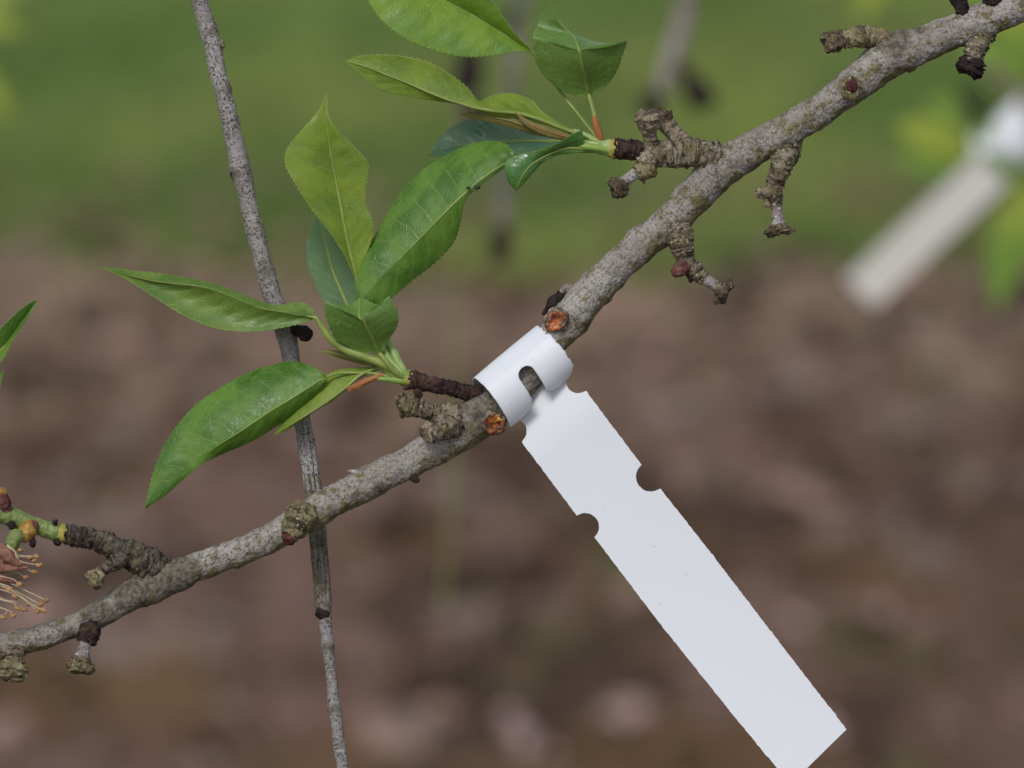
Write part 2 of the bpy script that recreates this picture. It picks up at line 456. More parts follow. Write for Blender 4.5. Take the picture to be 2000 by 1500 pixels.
def tube(path, step=3.0, nang=28, rings=0.0, ring_p=9.0, rough=0.06, rscale=14.0, fine=0.0, flat_end=True, swell=(), seed=0, dist=D, flakes=0, end_rag=0.0, flake_size=5.0, groove=None, round_end=False):
    """path rows: x, y, z, radius.  Returns (V, F, uv)"""
    path = np.asarray(path, float)
    seg = np.linalg.norm(np.diff(path[:, :3], axis=0), axis=1)
    L = seg.sum()
    n = max(6, int(L / step))
    cum = np.concatenate([[0], np.cumsum(seg)])
    ts = np.interp(np.linspace(0, L, n), cum, np.arange(len(path)))
    Q = catmull(path, ts=ts)
    C, R = Q[:, :3], np.maximum(Q[:, 3], 0.3)
    l = np.linspace(0, L, n)
    T, A, B = frames(C)
    ang = np.linspace(0, 2 * np.pi, nang, endpoint=False) - np.pi / 2
    ca, sa = np.cos(ang), np.sin(ang)
    dirs = A[:, None, :] * ca[None, :, None] + B[:, None, :] * sa[None, :, None]
    P0 = C[:, None, :] + dirs * R[:, None, None]
    disp = rough * R[:, None] * fbm(P0 / rscale, seed, 3)
    if fine:
        disp = disp + fine * fbm(P0 / 4.0, seed + 7, 2)
    if rings:
        ph = l[:, None] / ring_p + 0.55 * fbm(P0 / 22.0, seed + 3, 2) + 0.2 * np.sin(ang * 2 + seed)[None]
        fr = ph - np.floor(ph)
        saw = np.where(fr < 0.78, fr / 0.78, (1 - fr) / 0.22)
        disp = disp + rings * R[:, None] * (saw - 0.5) * (0.6 + 0.6 * vn(P0 / 13.0, seed + 5))
    if groove is not None:
        disp = disp + groove(l, ang, R)
    node = np.zeros((n, nang))
    for (sx, sy, sz, amp, wid) in swell:
        d2 = ((P0 - np.array([sx, sy, sz])) ** 2).sum(-1)
        disp = disp + amp * np.exp(-d2 / (2 * wid * wid))
        node = np.maximum(node, np.exp(-d2 / (2 * (wid * 1.0) ** 2)))
    P = C[:, None, :] + dirs * (R[:, None] + disp)[..., None]
    if end_rag:
        e = vn(np.stack([np.cos(ang) * 2.2, np.sin(ang) * 2.2, np.full(nang, seed * 1.7)], -1), seed + 9) + 0.6 * vn(np.stack([np.cos(ang) * 6, np.sin(ang) * 6, np.full(nang, 3.0)], -1), seed)
        k = np.clip((l - (L - 8)) / 8, 0, 1)
        P = P + T[:, None, :] * (end_rag * e[None, :, None] * k[:, None, None])
    V = P.reshape(-1, 3)
    F = grid_faces(n, nang, True)
    uv = np.stack([np.broadcast_to((ang + np.pi / 2)[None] * R[:, None], (n, nang)), np.broadcast_to(l[:, None], (n, nang))], -1).reshape(-1, 2) / 100.0
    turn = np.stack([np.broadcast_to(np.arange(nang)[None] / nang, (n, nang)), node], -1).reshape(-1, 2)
    # closed ends: a slightly domed and rough disc
    for end in (0, n - 1):
        sgn = -1 if end == 0 else 1
        rim = P[end]
        ctr = rim.mean(0)
        prev = np.arange(nang) + end * nang
        for q, fac in ((0.72, 0.10), (0.35, 0.16)):
            if end and not round_end:
                fac = -fac * 0.8
            if end and round_end:
                fac = fac * 2.2
            ringp = ctr + (rim - ctr) * q + T[end] * sgn * fac * R[end]
            ringp = ringp + 0.07 * R[end] * np.stack([vn(ringp / 3.5 + k, seed + 30 + k) for k in range(3)], -1)
            s0 = len(V)
            V = np.concatenate([V, ringp])
            uv = np.concatenate([uv, np.stack([ringp[:, 0], ringp[:, 1]], -1) / 100])
            cur = np.arange(nang) + s0
            F += [[int(prev[i]), int(prev[(i + 1) % nang]), int(cur[(i + 1) % nang]), int(cur[i])] for i in range(nang)]
            prev = cur
        V = np.concatenate([V, [V[prev].mean(0)]])
        uv = np.concatenate([uv, [uv[prev].mean(0)]])
        F += [[int(prev[i]), int(prev[(i + 1) % nang]), len(V) - 1] for i in range(nang)]
    # loose scales of bark standing off the surface
    r2 = np.random.default_rng(seed + 100)
    for k in range(flakes):
        i = r2.integers(1, n - 1)
        a = r2.uniform(0, 2 * np.pi)
        d = A[i] * math.cos(a) + B[i] * math.sin(a)
        t2 = np.cross(T[i], d)
        c0 = C[i] + d * R[i] * 0.96
        w_, h_ = r2.uniform(0.5, 1.3, 2) * flake_size
        lean = r2.uniform(0.15, 0.75)
        out = d * lean + T[i] * r2.choice([-1, 1]) * (1 - lean) * 0.9 + t2 * r2.normal() * 0.25
        p1, p2 = c0 - t2 * w_ * 0.6, c0 + t2 * w_ * 0.6
        p3, p4 = c0 + out * h_ + t2 * w_ * r2.uniform(0.1, 0.4), c0 + out * h_ * r2.uniform(0.7, 1.1) - t2 * w_ * r2.uniform(0.0, 0.4)
        th = np.cross(p2 - p1, p4 - p1)
        th = th / (np.linalg.norm(th) + 1e-9) * 0.9
        s0 = len(V)
        V = np.concatenate([V, [p1, p2, p3, p4, p1 + th, p2 + th, p3 + th * 0.4, p4 + th * 0.4]])
        uv = np.concatenate([uv, np.repeat([[a * R[i] / 100, l[i] / 100]], 8, 0)])
        F += [[s0, s0 + 1, s0 + 2, s0 + 3], [s0 + 4, s0 + 7, s0 + 6, s0 + 5], [s0, s0 + 4, s0 + 5, s0 + 1], [s0 + 1, s0 + 5, s0 + 6, s0 + 2], [s0 + 2, s0 + 6, s0 + 7, s0 + 3], [s0 + 3, s0 + 7, s0 + 4, s0]]
    turn = np.concatenate([turn, np.full((len(V) - len(turn), 2), 0.3)])
    return world(V, dist), F, {'UVMap': uv, 'turn': turn}

def tube_obj(name, path, mat, parent=None, loc=None, **kw):
    V, F, uv = tube(path, **kw)
    return mesh(name, V, F, mat, parent, uv, loc=loc)

def leaf(st, front, back, parent, petiole=(), mid_r=(3.0, 0.8), tooth=10.0, tamp=3.4, bulge=0.05, wave=2.0, seed=0, rib='petiole', dist=D, rows=None, cols=26, label=None, rib_side=1.0, pucker=0.55):
    """st: stations base -> tip, each (margin, midrib, margin) as x, y, z.  A blade with two faces, a toothed
    margin and side veins; its midrib and stalk are one sub-part."""
    st = np.asarray(st, float)
    Lp, Mp, Rp = st[:, 0], st[:, 1], st[:, 2]
    seg = np.linalg.norm(np.diff(Mp, axis=0), axis=1) + 1e-6
    cum = np.concatenate([[0], np.cumsum(seg)])
    Len = cum[-1]
    n = rows or int(min(220, max(40, Len / 2.1)))
    l = np.linspace(0, Len, n)
    ts = np.interp(l, cum, np.arange(len(st)))
    Lc, Mc, Rc = catmull(Lp, ts=ts), catmull(Mp, ts=ts), catmull(Rp, ts=ts)
    s = np.linspace(-1, 1, cols * 2 + 1)
    # denser columns towards the margin and the midrib
    P = np.zeros((n, len(s), 3))
    half = np.zeros((n, len(s)))
    for j, sj in enumerate(s):
        E = Lc if sj < 0 else Rc
        a = abs(sj)
        P[:, j] = Mc + (E - Mc) * a
        half[:, j] = np.linalg.norm(E - Mc, axis=1)
    def normals(P):
        du, dv_ = np.gradient(P, axis=1), np.gradient(P, axis=0)
        N_ = np.cross(du, dv_)
        N_ /= np.linalg.norm(N_, axis=2, keepdims=True) + 1e-9
        return N_
    Nn = normals(P)
    if Nn[..., 2].mean() < 0:
        Nn = -Nn
    a = np.abs(s)[None, :]
    v = (l / Len)[:, None]
    # smooth the crease at the midrib, bulge each half, buckle between the side veins, wave the margin
    P = P + Nn * (bulge * half * np.sin(np.pi * a) * 1.0)[..., None]
    ph = v * 11 - a ** 1.25 * 1.5 + (s[None, :] > 0) * 0.43
    P = P + Nn * (np.minimum(half, 60) / 60 * pucker * np.cos(2 * np.pi * ph) * np.sin(np.pi * np.clip(a, 0, 1)))[..., None]
    env = np.sin(np.pi * np.clip(v, 0, 1)) ** 0.5
    P = P + Nn * (wave * a ** 2 * env * fbm(np.stack([np.broadcast_to(v * 7, a.shape if False else (n, len(s))), np.broadcast_to(np.sign(s)[None], (n, len(s))) * 3.3, np.full((n, len(s)), seed * 1.31)], -1), seed, 2))[..., None]
    P = P + Nn * (0.9 * fbm(P / 45.0, seed + 2, 2))[..., None]
    # forward-pointing teeth
    for sgn, E, jj in ((-1, Lc, 0), (1, Rc, len(s) - 1)):
        ph2 = l / tooth + 0.35 * vn(np.stack([l / 30, np.full(n, sgn * 2.0), np.full(n, seed * 0.7)], -1), seed)
        fr = ph2 - np.floor(ph2)
        tth = np.where(fr < 0.75, fr / 0.75, (1 - fr) / 0.25) - 0.4
        out = E - Mc
        out = out / (np.linalg.norm(out, axis=1, keepdims=True) + 1e-6)
        amp = tamp * np.clip(half[:, jj] / 18.0, 0, 1)
        for dj, k in ((0, 1.0), (1, 0.55), (2, 0.2)):
            j2 = jj + dj if sgn < 0 else jj - dj
            P[:, j2] += out * (amp * tth * k)[:, None]
    Nn = normals(P)
    if Nn[..., 2].mean() < 0:
        Nn = -Nn
    th = 0.55
    top, bot = (P + Nn * th).reshape(-1, 3), (P - Nn * th).reshape(-1, 3)
    nc = len(s)
    V = np.concatenate([top, bot])
    F = grid_faces(n, nc)
    k1 = len(F)
    F2 = [f[::-1] for f in grid_faces(n, nc, off=n * nc)]
    rim = []
    o2 = n * nc
    for r in range(n - 1):
        rim.append([r * nc, (r + 1) * nc, (r + 1) * nc + o2, r * nc + o2])
        rim.append([r * nc + nc - 1, r * nc + nc - 1 + o2, (r + 1) * nc + nc - 1 + o2, (r + 1) * nc + nc - 1])
    for c in range(nc - 1):
        rim.append([c, c + o2, c + 1 + o2, c + 1])
        q = (n - 1) * nc + c
        rim.append([q, q + 1, q + 1 + o2, q + o2])
    F = F + F2 + rim
    mi = [0] * k1 + [1] * len(F2) + [1] * len(rim)
    uv1 = np.stack([np.broadcast_to(s[None] * 0.5 + 0.5, (n, nc)), np.broadcast_to(v, (n, nc))], -1).reshape(-1, 2)
    uv2 = np.stack([s[None] * half / 100 + 3, np.broadcast_to(l[:, None] / 100, (n, nc)) + seed * 1.7], -1).reshape(-1, 2)
    o = mesh('leaf', world(V, dist), F, [LEAFM[front], LEAFM[back]], parent, {'UVMap': np.tile(uv1, (2, 1)), 'size': np.tile(uv2, (2, 1))}, mi)
    if label:
        o['label'] = label
    # midrib and stalk
    mid = P[:, nc // 2] + Nn[:, nc // 2] * rib_side
    m = np.linspace(0, n - 1, 26).astype(int)
    rr = np.interp(np.linspace(0, 1, 26), [0, 0.5, 1], [mid_r[0], (mid_r[0] * 0.55 + mid_r[1] * 0.45), mid_r[1] * 0.4])
    path = np.concatenate([mid[m], rr[:, None]], 1)
    if len(petiole):
        pt = np.asarray(petiole, float)
        if pt.shape[1] == 3:
            pt = np.concatenate([pt, np.linspace(mid_r[0] * 1.7, mid_r[0] * 1.15, len(pt))[:, None]], 1)
        path = np.concatenate([pt, path[1:]])
    V, F, uv = tube(path, step=3.5, nang=10, rough=0.04, seed=seed, dist=dist)
    mesh('midrib', V, F, M[rib], o, uv)
    return o

def S3(rows):
    """rows of 9 numbers -> stations"""
    return [((r[0], r[1], r[2]), (r[3], r[4], r[5]), (r[6], r[7], r[8])) for r in rows]

# ================================================================== the setting
def ground_mat(name, c1, c2, c3, scale):
    N = NT(name)
    tc = N.n('ShaderNodeTexCoord').outputs['Object']
    a = N.noise(tc, scale, 4, 0.6)
    b = N.noise(tc, scale * 9, 4, 0.65)
    c = N.mix(N.step(a, 0.36, 0.64), c1, c2)
    c = N.mix(N.step(b, 0.48, 0.68), c, c3)
    return N.bsdf(c, 0.95, N.bump(b, 0.8, 0.02), 0.1)

def sheet(name, x0, x1, y0, y1, z, mat, nx=2, ny=2, edge=None):
    xs, ys = np.linspace(0, 1, nx), np.linspace(0, 1, ny)
    V = np.zeros((ny, nx, 3))
    for i in range(ny):
        V[i, :, 0] = x0 + (x1 - x0) * xs
        V[i, :, 1] = y0 + (y1 - y0) * ys[i]
    if edge is not None:
        V[0, :, 1] += edge(V[0, :, 0])
    V[..., 2] = z
    return tag(mesh(name, V.reshape(-1, 3), grid_faces(ny, nx), mat), kind='structure')

GRASS_Y = 3.80
def grass_edge(x):
    x = np.asarray(x, float)
    P = np.stack([x * 1.6, np.full_like(x, 4.0), np.zeros_like(x)], -1)
    return 0.10 * vn(P, 41) + 0.05 * vn(P * 4, 42) - 0.035 * x

sheet('ground', -300, 300, -300, 300, 0.0, ground_mat('bare orchard soil', (0.110, 0.078, 0.060), (0.135, 0.092, 0.072), (0.06, 0.044, 0.036), 1.7))
sheet('lawn', -60, 60, GRASS_Y + 0.12, 120, 0.004, ground_mat('mown grass thatch', (0.15, 0.215, 0.055), (0.19, 0.22, 0.065), (0.115, 0.16, 0.045), 1.5), 240, 2, grass_edge)

def flat_mat(name, c, c2, rough=0.9, trans=None):
    N = NT(name)
    o = N.n('ShaderNodeTexCoord').outputs['Object']
    n1 = N.noise(o, 60, 3, 0.6)
    cc = N.mix(N.step(n1, 0.35, 0.65), c, c2)
    return N.bsdf(cc, rough, None, 0.2, trans, c)

def noise_xy(x, y, f, seed):
    return fbm(np.stack([x * f, y * f, np.zeros_like(x)], -1), seed, 2)

# bark mulch, clods and old leaves under the tree row
def mulch():
    n = 15000
    y = rng.uniform(1.7, 4.35, n)
    x = rng.uniform(-1, 1, n) * (0.25 + 0.26 * y)
    keep = (y < GRASS_Y + grass_edge(x) + 0.05) | (rng.random(n) < 0.10)
    x, y = x[keep], y[keep]
    n = len(x)
    L = rng.gamma(3.2, 0.0090, n) + 0.008
    Wd = L * rng.uniform(0.35, 0.9, n)
    H = rng.uniform(0.002, 0.010, n) + L * 0.10
    az, ti, tj = rng.uniform(0, 2 * np.pi, n), rng.normal(0, 0.22, n), rng.normal(0, 0.22, n)
    box = np.array([[-1, -1, -1], [1, -1, -1], [1, 1, -1], [-1, 1, -1], [-.75, -.7, 1], [.8, -.75, 1], [.7, .8, 1], [-.8, .7, 1]]) * 0.5
    P = box[None] * np.stack([L, Wd, H], -1)[:, None, :]
    P = P + rng.normal(0, 0.08, P.shape) * np.stack([L, Wd, H], -1)[:, None, :]
    P[..., 2] += P[..., 0] * ti[:, None] + P[..., 1] * tj[:, None]
    c, s_ = np.cos(az)[:, None], np.sin(az)[:, None]
    X = P[..., 0] * c - P[..., 1] * s_ + x[:, None]
    Y = P[..., 0] * s_ + P[..., 1] * c + y[:, None]
    Z = P[..., 2] + 0.006 + H[:, None] * 0.5 + 0.010 * rng.random(n)[:, None]
    V = np.stack([X, Y, Z], -1).reshape(-1, 3)
    q = np.array([[4, 5, 6, 7], [0, 1, 5, 4], [1, 2, 6, 5], [2, 3, 7, 6], [3, 0, 4, 7]])
    F = (q[None] + 8 * np.arange(n)[:, None, None]).reshape(-1, 4)
    # what lies where: dry pale litter towards the grass, orange bark near the viewer, greyer clods to the right
    a1, a2, a3 = noise_xy(x * 0.45, y, 5.0, 25), noise_xy(x, y * 1.3, 9.0, 6), noise_xy(x, y, 14.0, 7)
    r = rng.random(n)
    mi = np.zeros(n, int)
    mi[(a2 + r * 0.9) > 0.55] = 1
    mi[(a3 + 0.4 * a2 + r * 0.9) > 0.95] = 2
    mi[(a1 + 0.5 * a2 - r * 0.9) < -0.85] = 3  # dark clods, banded crosswise to paint in the shade of furrows
    mi[(noise_xy(x, y, 5.5, 8) - 0.25 * x + 1.0 * (2.72 - y) + r * 0.9) > 0.95] = 4
    mi[(noise_xy(x, y, 9.0, 9) + r * 0.3) > 0.92] = 6
    far = (y > 3.15 + 0.35 * a1) & (rng.random(n) < 0.20 + 0.55 * (y - 3.15))
    mi[far] = 5
    mi[(noise_xy(x, y, 16.0, 10) + r * 0.4) > 1.12] = 7
    mats = [flat_mat('brown bark chip', (0.137, 0.079, 0.050), (0.104, 0.060, 0.040)),
            flat_mat('reddish bark chip', (0.181, 0.110, 0.084), (0.147, 0.090, 0.067)),
            flat_mat('grey weathered chip', (0.237, 0.172, 0.134), (0.180, 0.130, 0.104)),
            flat_mat('dark clod with furrow shade', (0.060, 0.037, 0.024), (0.074, 0.046, 0.031)),
            flat_mat('orange brown bark', (0.142, 0.083, 0.042), (0.113, 0.066, 0.033)),
            flat_mat('dry pale litter', (0.260, 0.180, 0.119), (0.214, 0.150, 0.093)),
            flat_mat('mossy chip', (0.110, 0.088, 0.039), (0.087, 0.070, 0.033)),
            flat_mat('pale pinkish chip', (0.381, 0.235, 0.181), (0.312, 0.200, 0.155))]
    tag(mesh('bark_mulch', V, F, mats, None, None, np.repeat(mi, 5), False), 'loose brown bark mulch and clods on the ground under the branches', None, None, 'stuff')
mulch()

def petals():
    spots = [(1240, 1392, 3), (1015, 1420, 1), (1045, 1460, 1), (1545, 1215, 1), (1715, 1195, 1), (1610, 1430, 1), (280, 1290, 1)]
    Vs, Fs = [], []
    for (px, py, k) in spots:
        d = np.array([(px - 1000) * S / D, -(py - 750) * S / D, -1.0]) @ ROT.T
        t = (0.036 - CAM[2]) / d[2]
        c0 = CAM + d * t
        for j in range(k * 4):
            c = c0 + np.array([rng.normal(0, .008), rng.normal(0, .012), rng.uniform(-.003, .005)])
            a, sz = rng.uniform(0, 6.28), rng.uniform(0.009, 0.014)
            s0 = sum(len(v) for v in Vs)
            ring = []
            for q in range(8):
                t_ = q / 8 * 2 * math.pi
                rr = sz * (1 - 0.22 * (1 if q == 0 else 0)) * (0.8 + 0.2 * math.cos(t_))
                ring.append(c + np.array([rr * math.cos(t_ + a), rr * 0.8 * math.sin(t_ + a), 0.004 * math.cos(2 * t_) + 0.003]))
            Vs.append(np.array([c] + ring))
            Fs += [[s0, s0 + 1 + q, s0 + 1 + (q + 1) % 8] for q in range(8)]
    tag(mesh('fallen_petals', np.concatenate(Vs), Fs, flat_mat('faded pink petal', (0.62, 0.43, 0.39), (0.54, 0.38, 0.34), 0.6, 0.2)), 'small faded pink petals fallen in clusters on the mulch', None, None, 'stuff')
petals()

def grass():
    n = 62000
    y = 3.55 + 5.2 * rng.random(n) ** 1.15
    x = rng.uniform(-1, 1, n) * (0.28 + 0.24 * y)
    e = y - (GRASS_Y + grass_edge(x))
    keep = (e > 0) | (rng.random(n) < 0.35 * np.exp(e / 0.10))
    x, y, e = x[keep], y[keep], e[keep]
    n = len(x)
    h = rng.uniform(0.018, 0.045, n) * np.where(e < 0.05, 0.7, 1.0) * (1 + 0.35 * noise_xy(x, y, 2.5, 12))
    wd = rng.uniform(0.0016, 0.0034, n)
    az, lean = rng.uniform(0, 2 * np.pi, n), rng.uniform(0.1, 1.0, n)
    sx, sy = -np.sin(az), np.cos(az)
    lv = []
    for k, (f, wk) in enumerate(((0, 1.0), (0.5, 0.8), (1.0, 0.12))):
        off = lean * h * f ** 1.7
        z = h * f * (1 - 0.18 * lean * f)
        for sg in (-1, 1):
            lv.append(np.stack([x + np.cos(az) * off + sx * wd * wk * sg, y + np.sin(az) * off + sy * wd * wk * sg, z + 0.003], -1))
    V = np.stack(lv, 1).reshape(-1, 3)
    F = (np.array([[0, 1, 3, 2], [2, 3, 5, 4]])[None] + 6 * np.arange(n)[:, None, None]).reshape(-1, 4)
    a1, a2 = noise_xy(x, y, 1.25, 15), noise_xy(x, y, 2.6, 16)
    r = rng.random(n)
    mi = np.where(a1 + 0.5 * a2 + (r - 0.5) * 0.8 > 0.10, 1, 0)
    mi[(a2 + 0.6 * r - 0.12 * (x < -0.4)) > 0.72] = 2
    mi[r < 0.07] = 3
    mats = [flat_mat('green grass blade', (0.165, 0.270, 0.058), (0.145, 0.235, 0.054), 0.55, 0.3),
            flat_mat('olive grass blade', (0.245, 0.285, 0.075), (0.21, 0.25, 0.07), 0.55, 0.3),
            flat_mat('yellow green grass blade', (0.33, 0.39, 0.09), (0.29, 0.35, 0.08), 0.55, 0.3),
            flat_mat('straw blade', (0.24, 0.20, 0.11), (0.2, 0.16, 0.09), 0.7, 0.2)]
    tag(mesh('lawn_grass', V, F, mats, None, None, np.repeat(mi, 2)), 'short green grass of the alley beyond the mulch', None, None, 'stuff')
grass()

# ================================================================== plants out of focus, behind
def at(px, py, dist):
    return world([[px, py, 0]], dist)[0]

def far_leaf(parent, base, tip, width, dist, seed, mat='far yellow', zt=0.0, flip=1):
    """leaf given by its base and tip in branch-plane units at the given distance"""
    b, t = np.array([*base, 0.0]), np.array([*tip, zt])
    d = (t - b) / np.linalg.norm(t - b)
    s_ = np.array([-d[1], d[0], 0]) * flip
    rows = []
    for f, wk, sag in ((0, 0.04, 0), (0.15, 0.55, 4), (0.4, 1.0, 6), (0.65, 0.8, 4), (0.88, 0.35, 0), (1, 0.02, -4)):
        m = b + (t - b) * f + np.array([0, -sag, sag])
        rows.append((m - s_ * width * wk + np.array([0, 0, 9 * wk]), m, m + s_ * width * wk * 0.9 + np.array([0, 0, 9 * wk])))
    return leaf(rows, mat, mat, parent, mid_r=(3, 1), seed=seed, dist=dist, cols=8, rows=30)

def far_twig(label, pts, dist, spurs=(), leaves=(), mat='twig_bark', group=None):
    r = empty('hanging_twig', at(pts[0][0], pts[0][1], dist), label, 'twig', group)
    tube_obj('stem', pts, M[mat], r, step=8, nang=16, rough=0.08, seed=int(pts[0][0]) % 97, dist=dist)
    for i, sp in enumerate(spurs):
        tube_obj('spur', sp, M['dark_bud'], r, step=5, nang=14, rough=0.2, rings=0.2, seed=i, dist=dist)
    for i, lf in enumerate(leaves):
        far_leaf(r, *lf[:3], dist, i + int(pts[0][0]) % 50, *lf[3:])
    return r

G_BACK = 'out of focus twigs hanging over the mulch'
far_twig('blurred brown twig hanging behind the upper leaf cluster, dark spur at its lower end',
         [(1040, -420, 0, 15), (1022, -60, 0, 15), (1005, 90, 0, 13), (992, 280, 0, 12), (984, 400, 0, 11), (979, 470, 0, 11)], 1.45,
         [[(981, 440, 4, 15), (976, 475, 6, 23), (974, 515, 4, 17)], [(1016, 20, 0, 14), (990, 60, 0, 13)]],
         (), 'spur_neck', G_BACK)
far_twig('blurred dark short twig with knobbly spurs, left of the brown hanging twig',
         [(940, -420, 0, 12), (930, -40, 0, 13), (925, 60, 0, 15), (916, 140, 0, 19), (912, 215, 0, 20), (905, 260, 0, 12)], 1.40,
         [[(920, 90, 0, 20), (914, 150, 5, 28), (908, 185, 5, 20)], [(914, 200, 0, 20), (922, 225, 4, 22), (926, 240, 4, 16)]], (), 'spur', G_BACK)
far_twig('blurred grey twig behind the right spur cluster, forking into dark buds',
         [(1375, -420, 0, 19), (1345, -30, 0, 19), (1325, 70, 0, 18), (1300, 150, 0, 16), (1280, 205, 0, 13)], 1.42,
         [[(1285, 180, 0, 15), (1270, 208, 0, 24), (1262, 228, 0, 18)], [(1322, 120, 0, 9), (1352, 165, 5, 20), (1370, 190, 5, 28), (1380, 212, 5, 16)]], (), 'spur_neck', G_BACK)
far_twig('faint thin green stem low behind the hanging twig, over the mulch',
         [(896, 420, 0, 2), (886, 780, 0, 2.6), (884, 900, 0, 3), (878, 1020, 0, 3), (870, 1130, 0, 2.5), (868, 1190, 0, 2)], 1.55, (), (), 'petiole', G_BACK)
far_twig('blurred leafy twig at the upper left picture edge with yellow green leaves',
         [(-260, -260, 0, 12), (-140, -60, 0, 11), (-70, 90, 0, 9), (-60, 260, 0, 8)], 1.65, (),
         [((-60, 40), (48, 62), 22, 'far yellow'), ((-62, 130), (22, 232), 22, 'far yellow'), ((-90, 20), (60, -25), 22, 'far yellow'), ((-80, 90), (-120, 220), 22, 'far green')], 'twig_bark', G_BACK)
far_twig('blurred leafy shoot behind the upper right end of the branch, bright leaves',
         [(1760, -380, 0, 12), (1740, -120, 0, 10), (1722, -40, 0, 8)], 1.7, (),
         [((1725, -60), (1672, 42), 26, 'far yellow'), ((1735, -70), (1560, -20), 26, 'far green'), ((1728, -80), (1790, 24), 22, 'far green')], 'twig_bark', G_BACK)

# the second tagged branch, well behind on the right
DB = 1.55
b2 = empty('fruit_branch', at(2050, 240, DB), 'blurred branch at the right edge carrying the blurred white tag and yellow green leaves', 'branch')
tube_obj('limb', [(2700, -320, 0, 40), (2400, -90, 0, 36), (2120, 160, 0, 32), (2030, 232, 0, 30), (1975, 276, 0, 27), (1950, 296, 0, 22)], M['bark'], b2, step=8, nang=24, dist=DB, seed=4)
tube_obj('spur', [(2000, 285, 0, 18), (1935, 230, 10, 15), (1892, 195, 12, 17), (1882, 172, 12, 15)], M['dark_bud'], b2, step=6, nang=14, rings=0.2, dist=DB, seed=5)
tube_obj('spur', [(2040, 240, 0, 16), (1960, 160, 0, 12), (1928, 128, 0, 15)], M['spur_cap_pale'], b2, step=6, nang=14, rings=0.2, dist=DB, seed=6)
for i, a in enumerate([((1900, 300), (1748, 240), 42, 'far yellow', 30), ((1895, 330), (1742, 310), 34, 'far green', 10), ((1935, 210), (1800, 205), 30, 'far green', -30),
                       ((1990, 352), (1915, 292), 24, 'far green', 70), ((1990, 160), (1870, 60), 36, 'far green', -40), ((2040, 120), (1930, 90), 34, 'far yellow', -20),
                       ((1985, 380), (1945, 605), 44, 'far green', 10), ((1992, 345), (2010, 520), 34, 'far yellow', -20), ((2010, 150), (1980, 20), 34, 'far green', 10),
                       ((1930, 320), (1835, 420), 28, 'far yellow', -60), ((1965, 250), (1905, 262), 26, 'far green', 40), ((2050, 70), (1925, 30), 34, 'far yellow', 20), ((2015, 400), (1925, 475), 30, 'far yellow', 10), ((2060, 10), (1850, -10), 36, 'far green', 10), ((1890, 320), (1800, 275), 34, 'far yellow', -30)]):
    far_leaf(b2, a[0], a[1], a[2], DB, 60 + i, a[3], a[4])

def strip_mesh(name, left, right, notches, parent, zfun, ts, dist=D, perf=0.0, seed=0, thick=1.6, cols=14, face='plastic'):
    """a plastic strip between two edge lines, with round notches: (which edge, centre x, y, radius)"""
    left, right = np.asarray(left, float), np.asarray(right, float)
    n = len(ts)
    A = np.stack([np.interp(ts, left[:, 0], left[:, k]) for k in (1, 2)], -1)
    B = np.stack([np.interp(ts, right[:, 0], right[:, k]) for k in (1, 2)], -1)
    ax = (B - A) / np.linalg.norm(B - A, axis=1, keepdims=True)
    A0, B0 = A.copy(), B.copy()
    for (e, cx, cy, r) in notches:
        E, sg = (A0, 1) if e == 'L' else (B0, -1)
        tgt = A if e == 'L' else B
        dvec = np.array([cx, cy]) - E
        along = (dvec * ax).sum(1)
        perp2 = (dvec ** 2).sum(1) - along ** 2
        inside = perp2 < r * r
        cut = np.where(inside, along + sg * np.sqrt(np.maximum(r * r - perp2, 0)), 0)
        cut = np.maximum(cut * sg, 0) * sg
        tgt += ax * (cut * inside)[:, None]
    if perf:
        for T_, sg, sd in ((A, -1, 1), (B, 1, 2)):
            k = ts / 7.0
            T_ += ax * (sg * perf * (0.9 * np.maximum(0, vn(np.stack([k, np.full(n, sd * 5.0), np.zeros(n)], -1), seed + sd)) ** 2 + 0.4 * vn(np.stack([k * 2.2, np.full(n, sd * 9.0), np.zeros(n)], -1), seed)))[:, None]
    f = np.linspace(0, 1, cols)
    P = A[:, None, :] * (1 - f)[None, :, None] + B[:, None, :] * f[None, :, None]
    full = np.linalg.norm(B0 - A0, axis=1)[:, None]
    across = np.clip(((P - A0[:, None, :]) * ax[:, None, :]).sum(-1) / full, 0, 1)
    z = zfun(ts)[:, None] + 3.0 * (across - 0.5) ** 2 * 4
    top = np.concatenate([P, z[..., None]], -1).reshape(-1, 3)
    bot = top - np.array([0, 0, thick])
    nc = cols
    o2 = n * nc
    F = grid_faces(n, nc) + [q[::-1] for q in grid_faces(n, nc, off=o2)]
    k0 = len(F)
    for r in range(n - 1):
        F.append([r * nc, (r + 1) * nc, (r + 1) * nc + o2, r * nc + o2])
        F.append([r * nc + nc - 1, r * nc + nc - 1 + o2, (r + 1) * nc + nc - 1 + o2, (r + 1) * nc + nc - 1])
    for c in range(nc - 1):
        F.append([c, c + o2, c + 1 + o2, c + 1])
        q = (n - 1) * nc + c
        F.append([q, q + 1, q + 1 + o2, q + o2])
    mi = [0] * k0 + [1] * (len(F) - k0)
    o = mesh(name, world(np.concatenate([top, bot]), dist), F, [M[face], M['plastic_edge']], parent, None, mi, smooth=False)
    return o

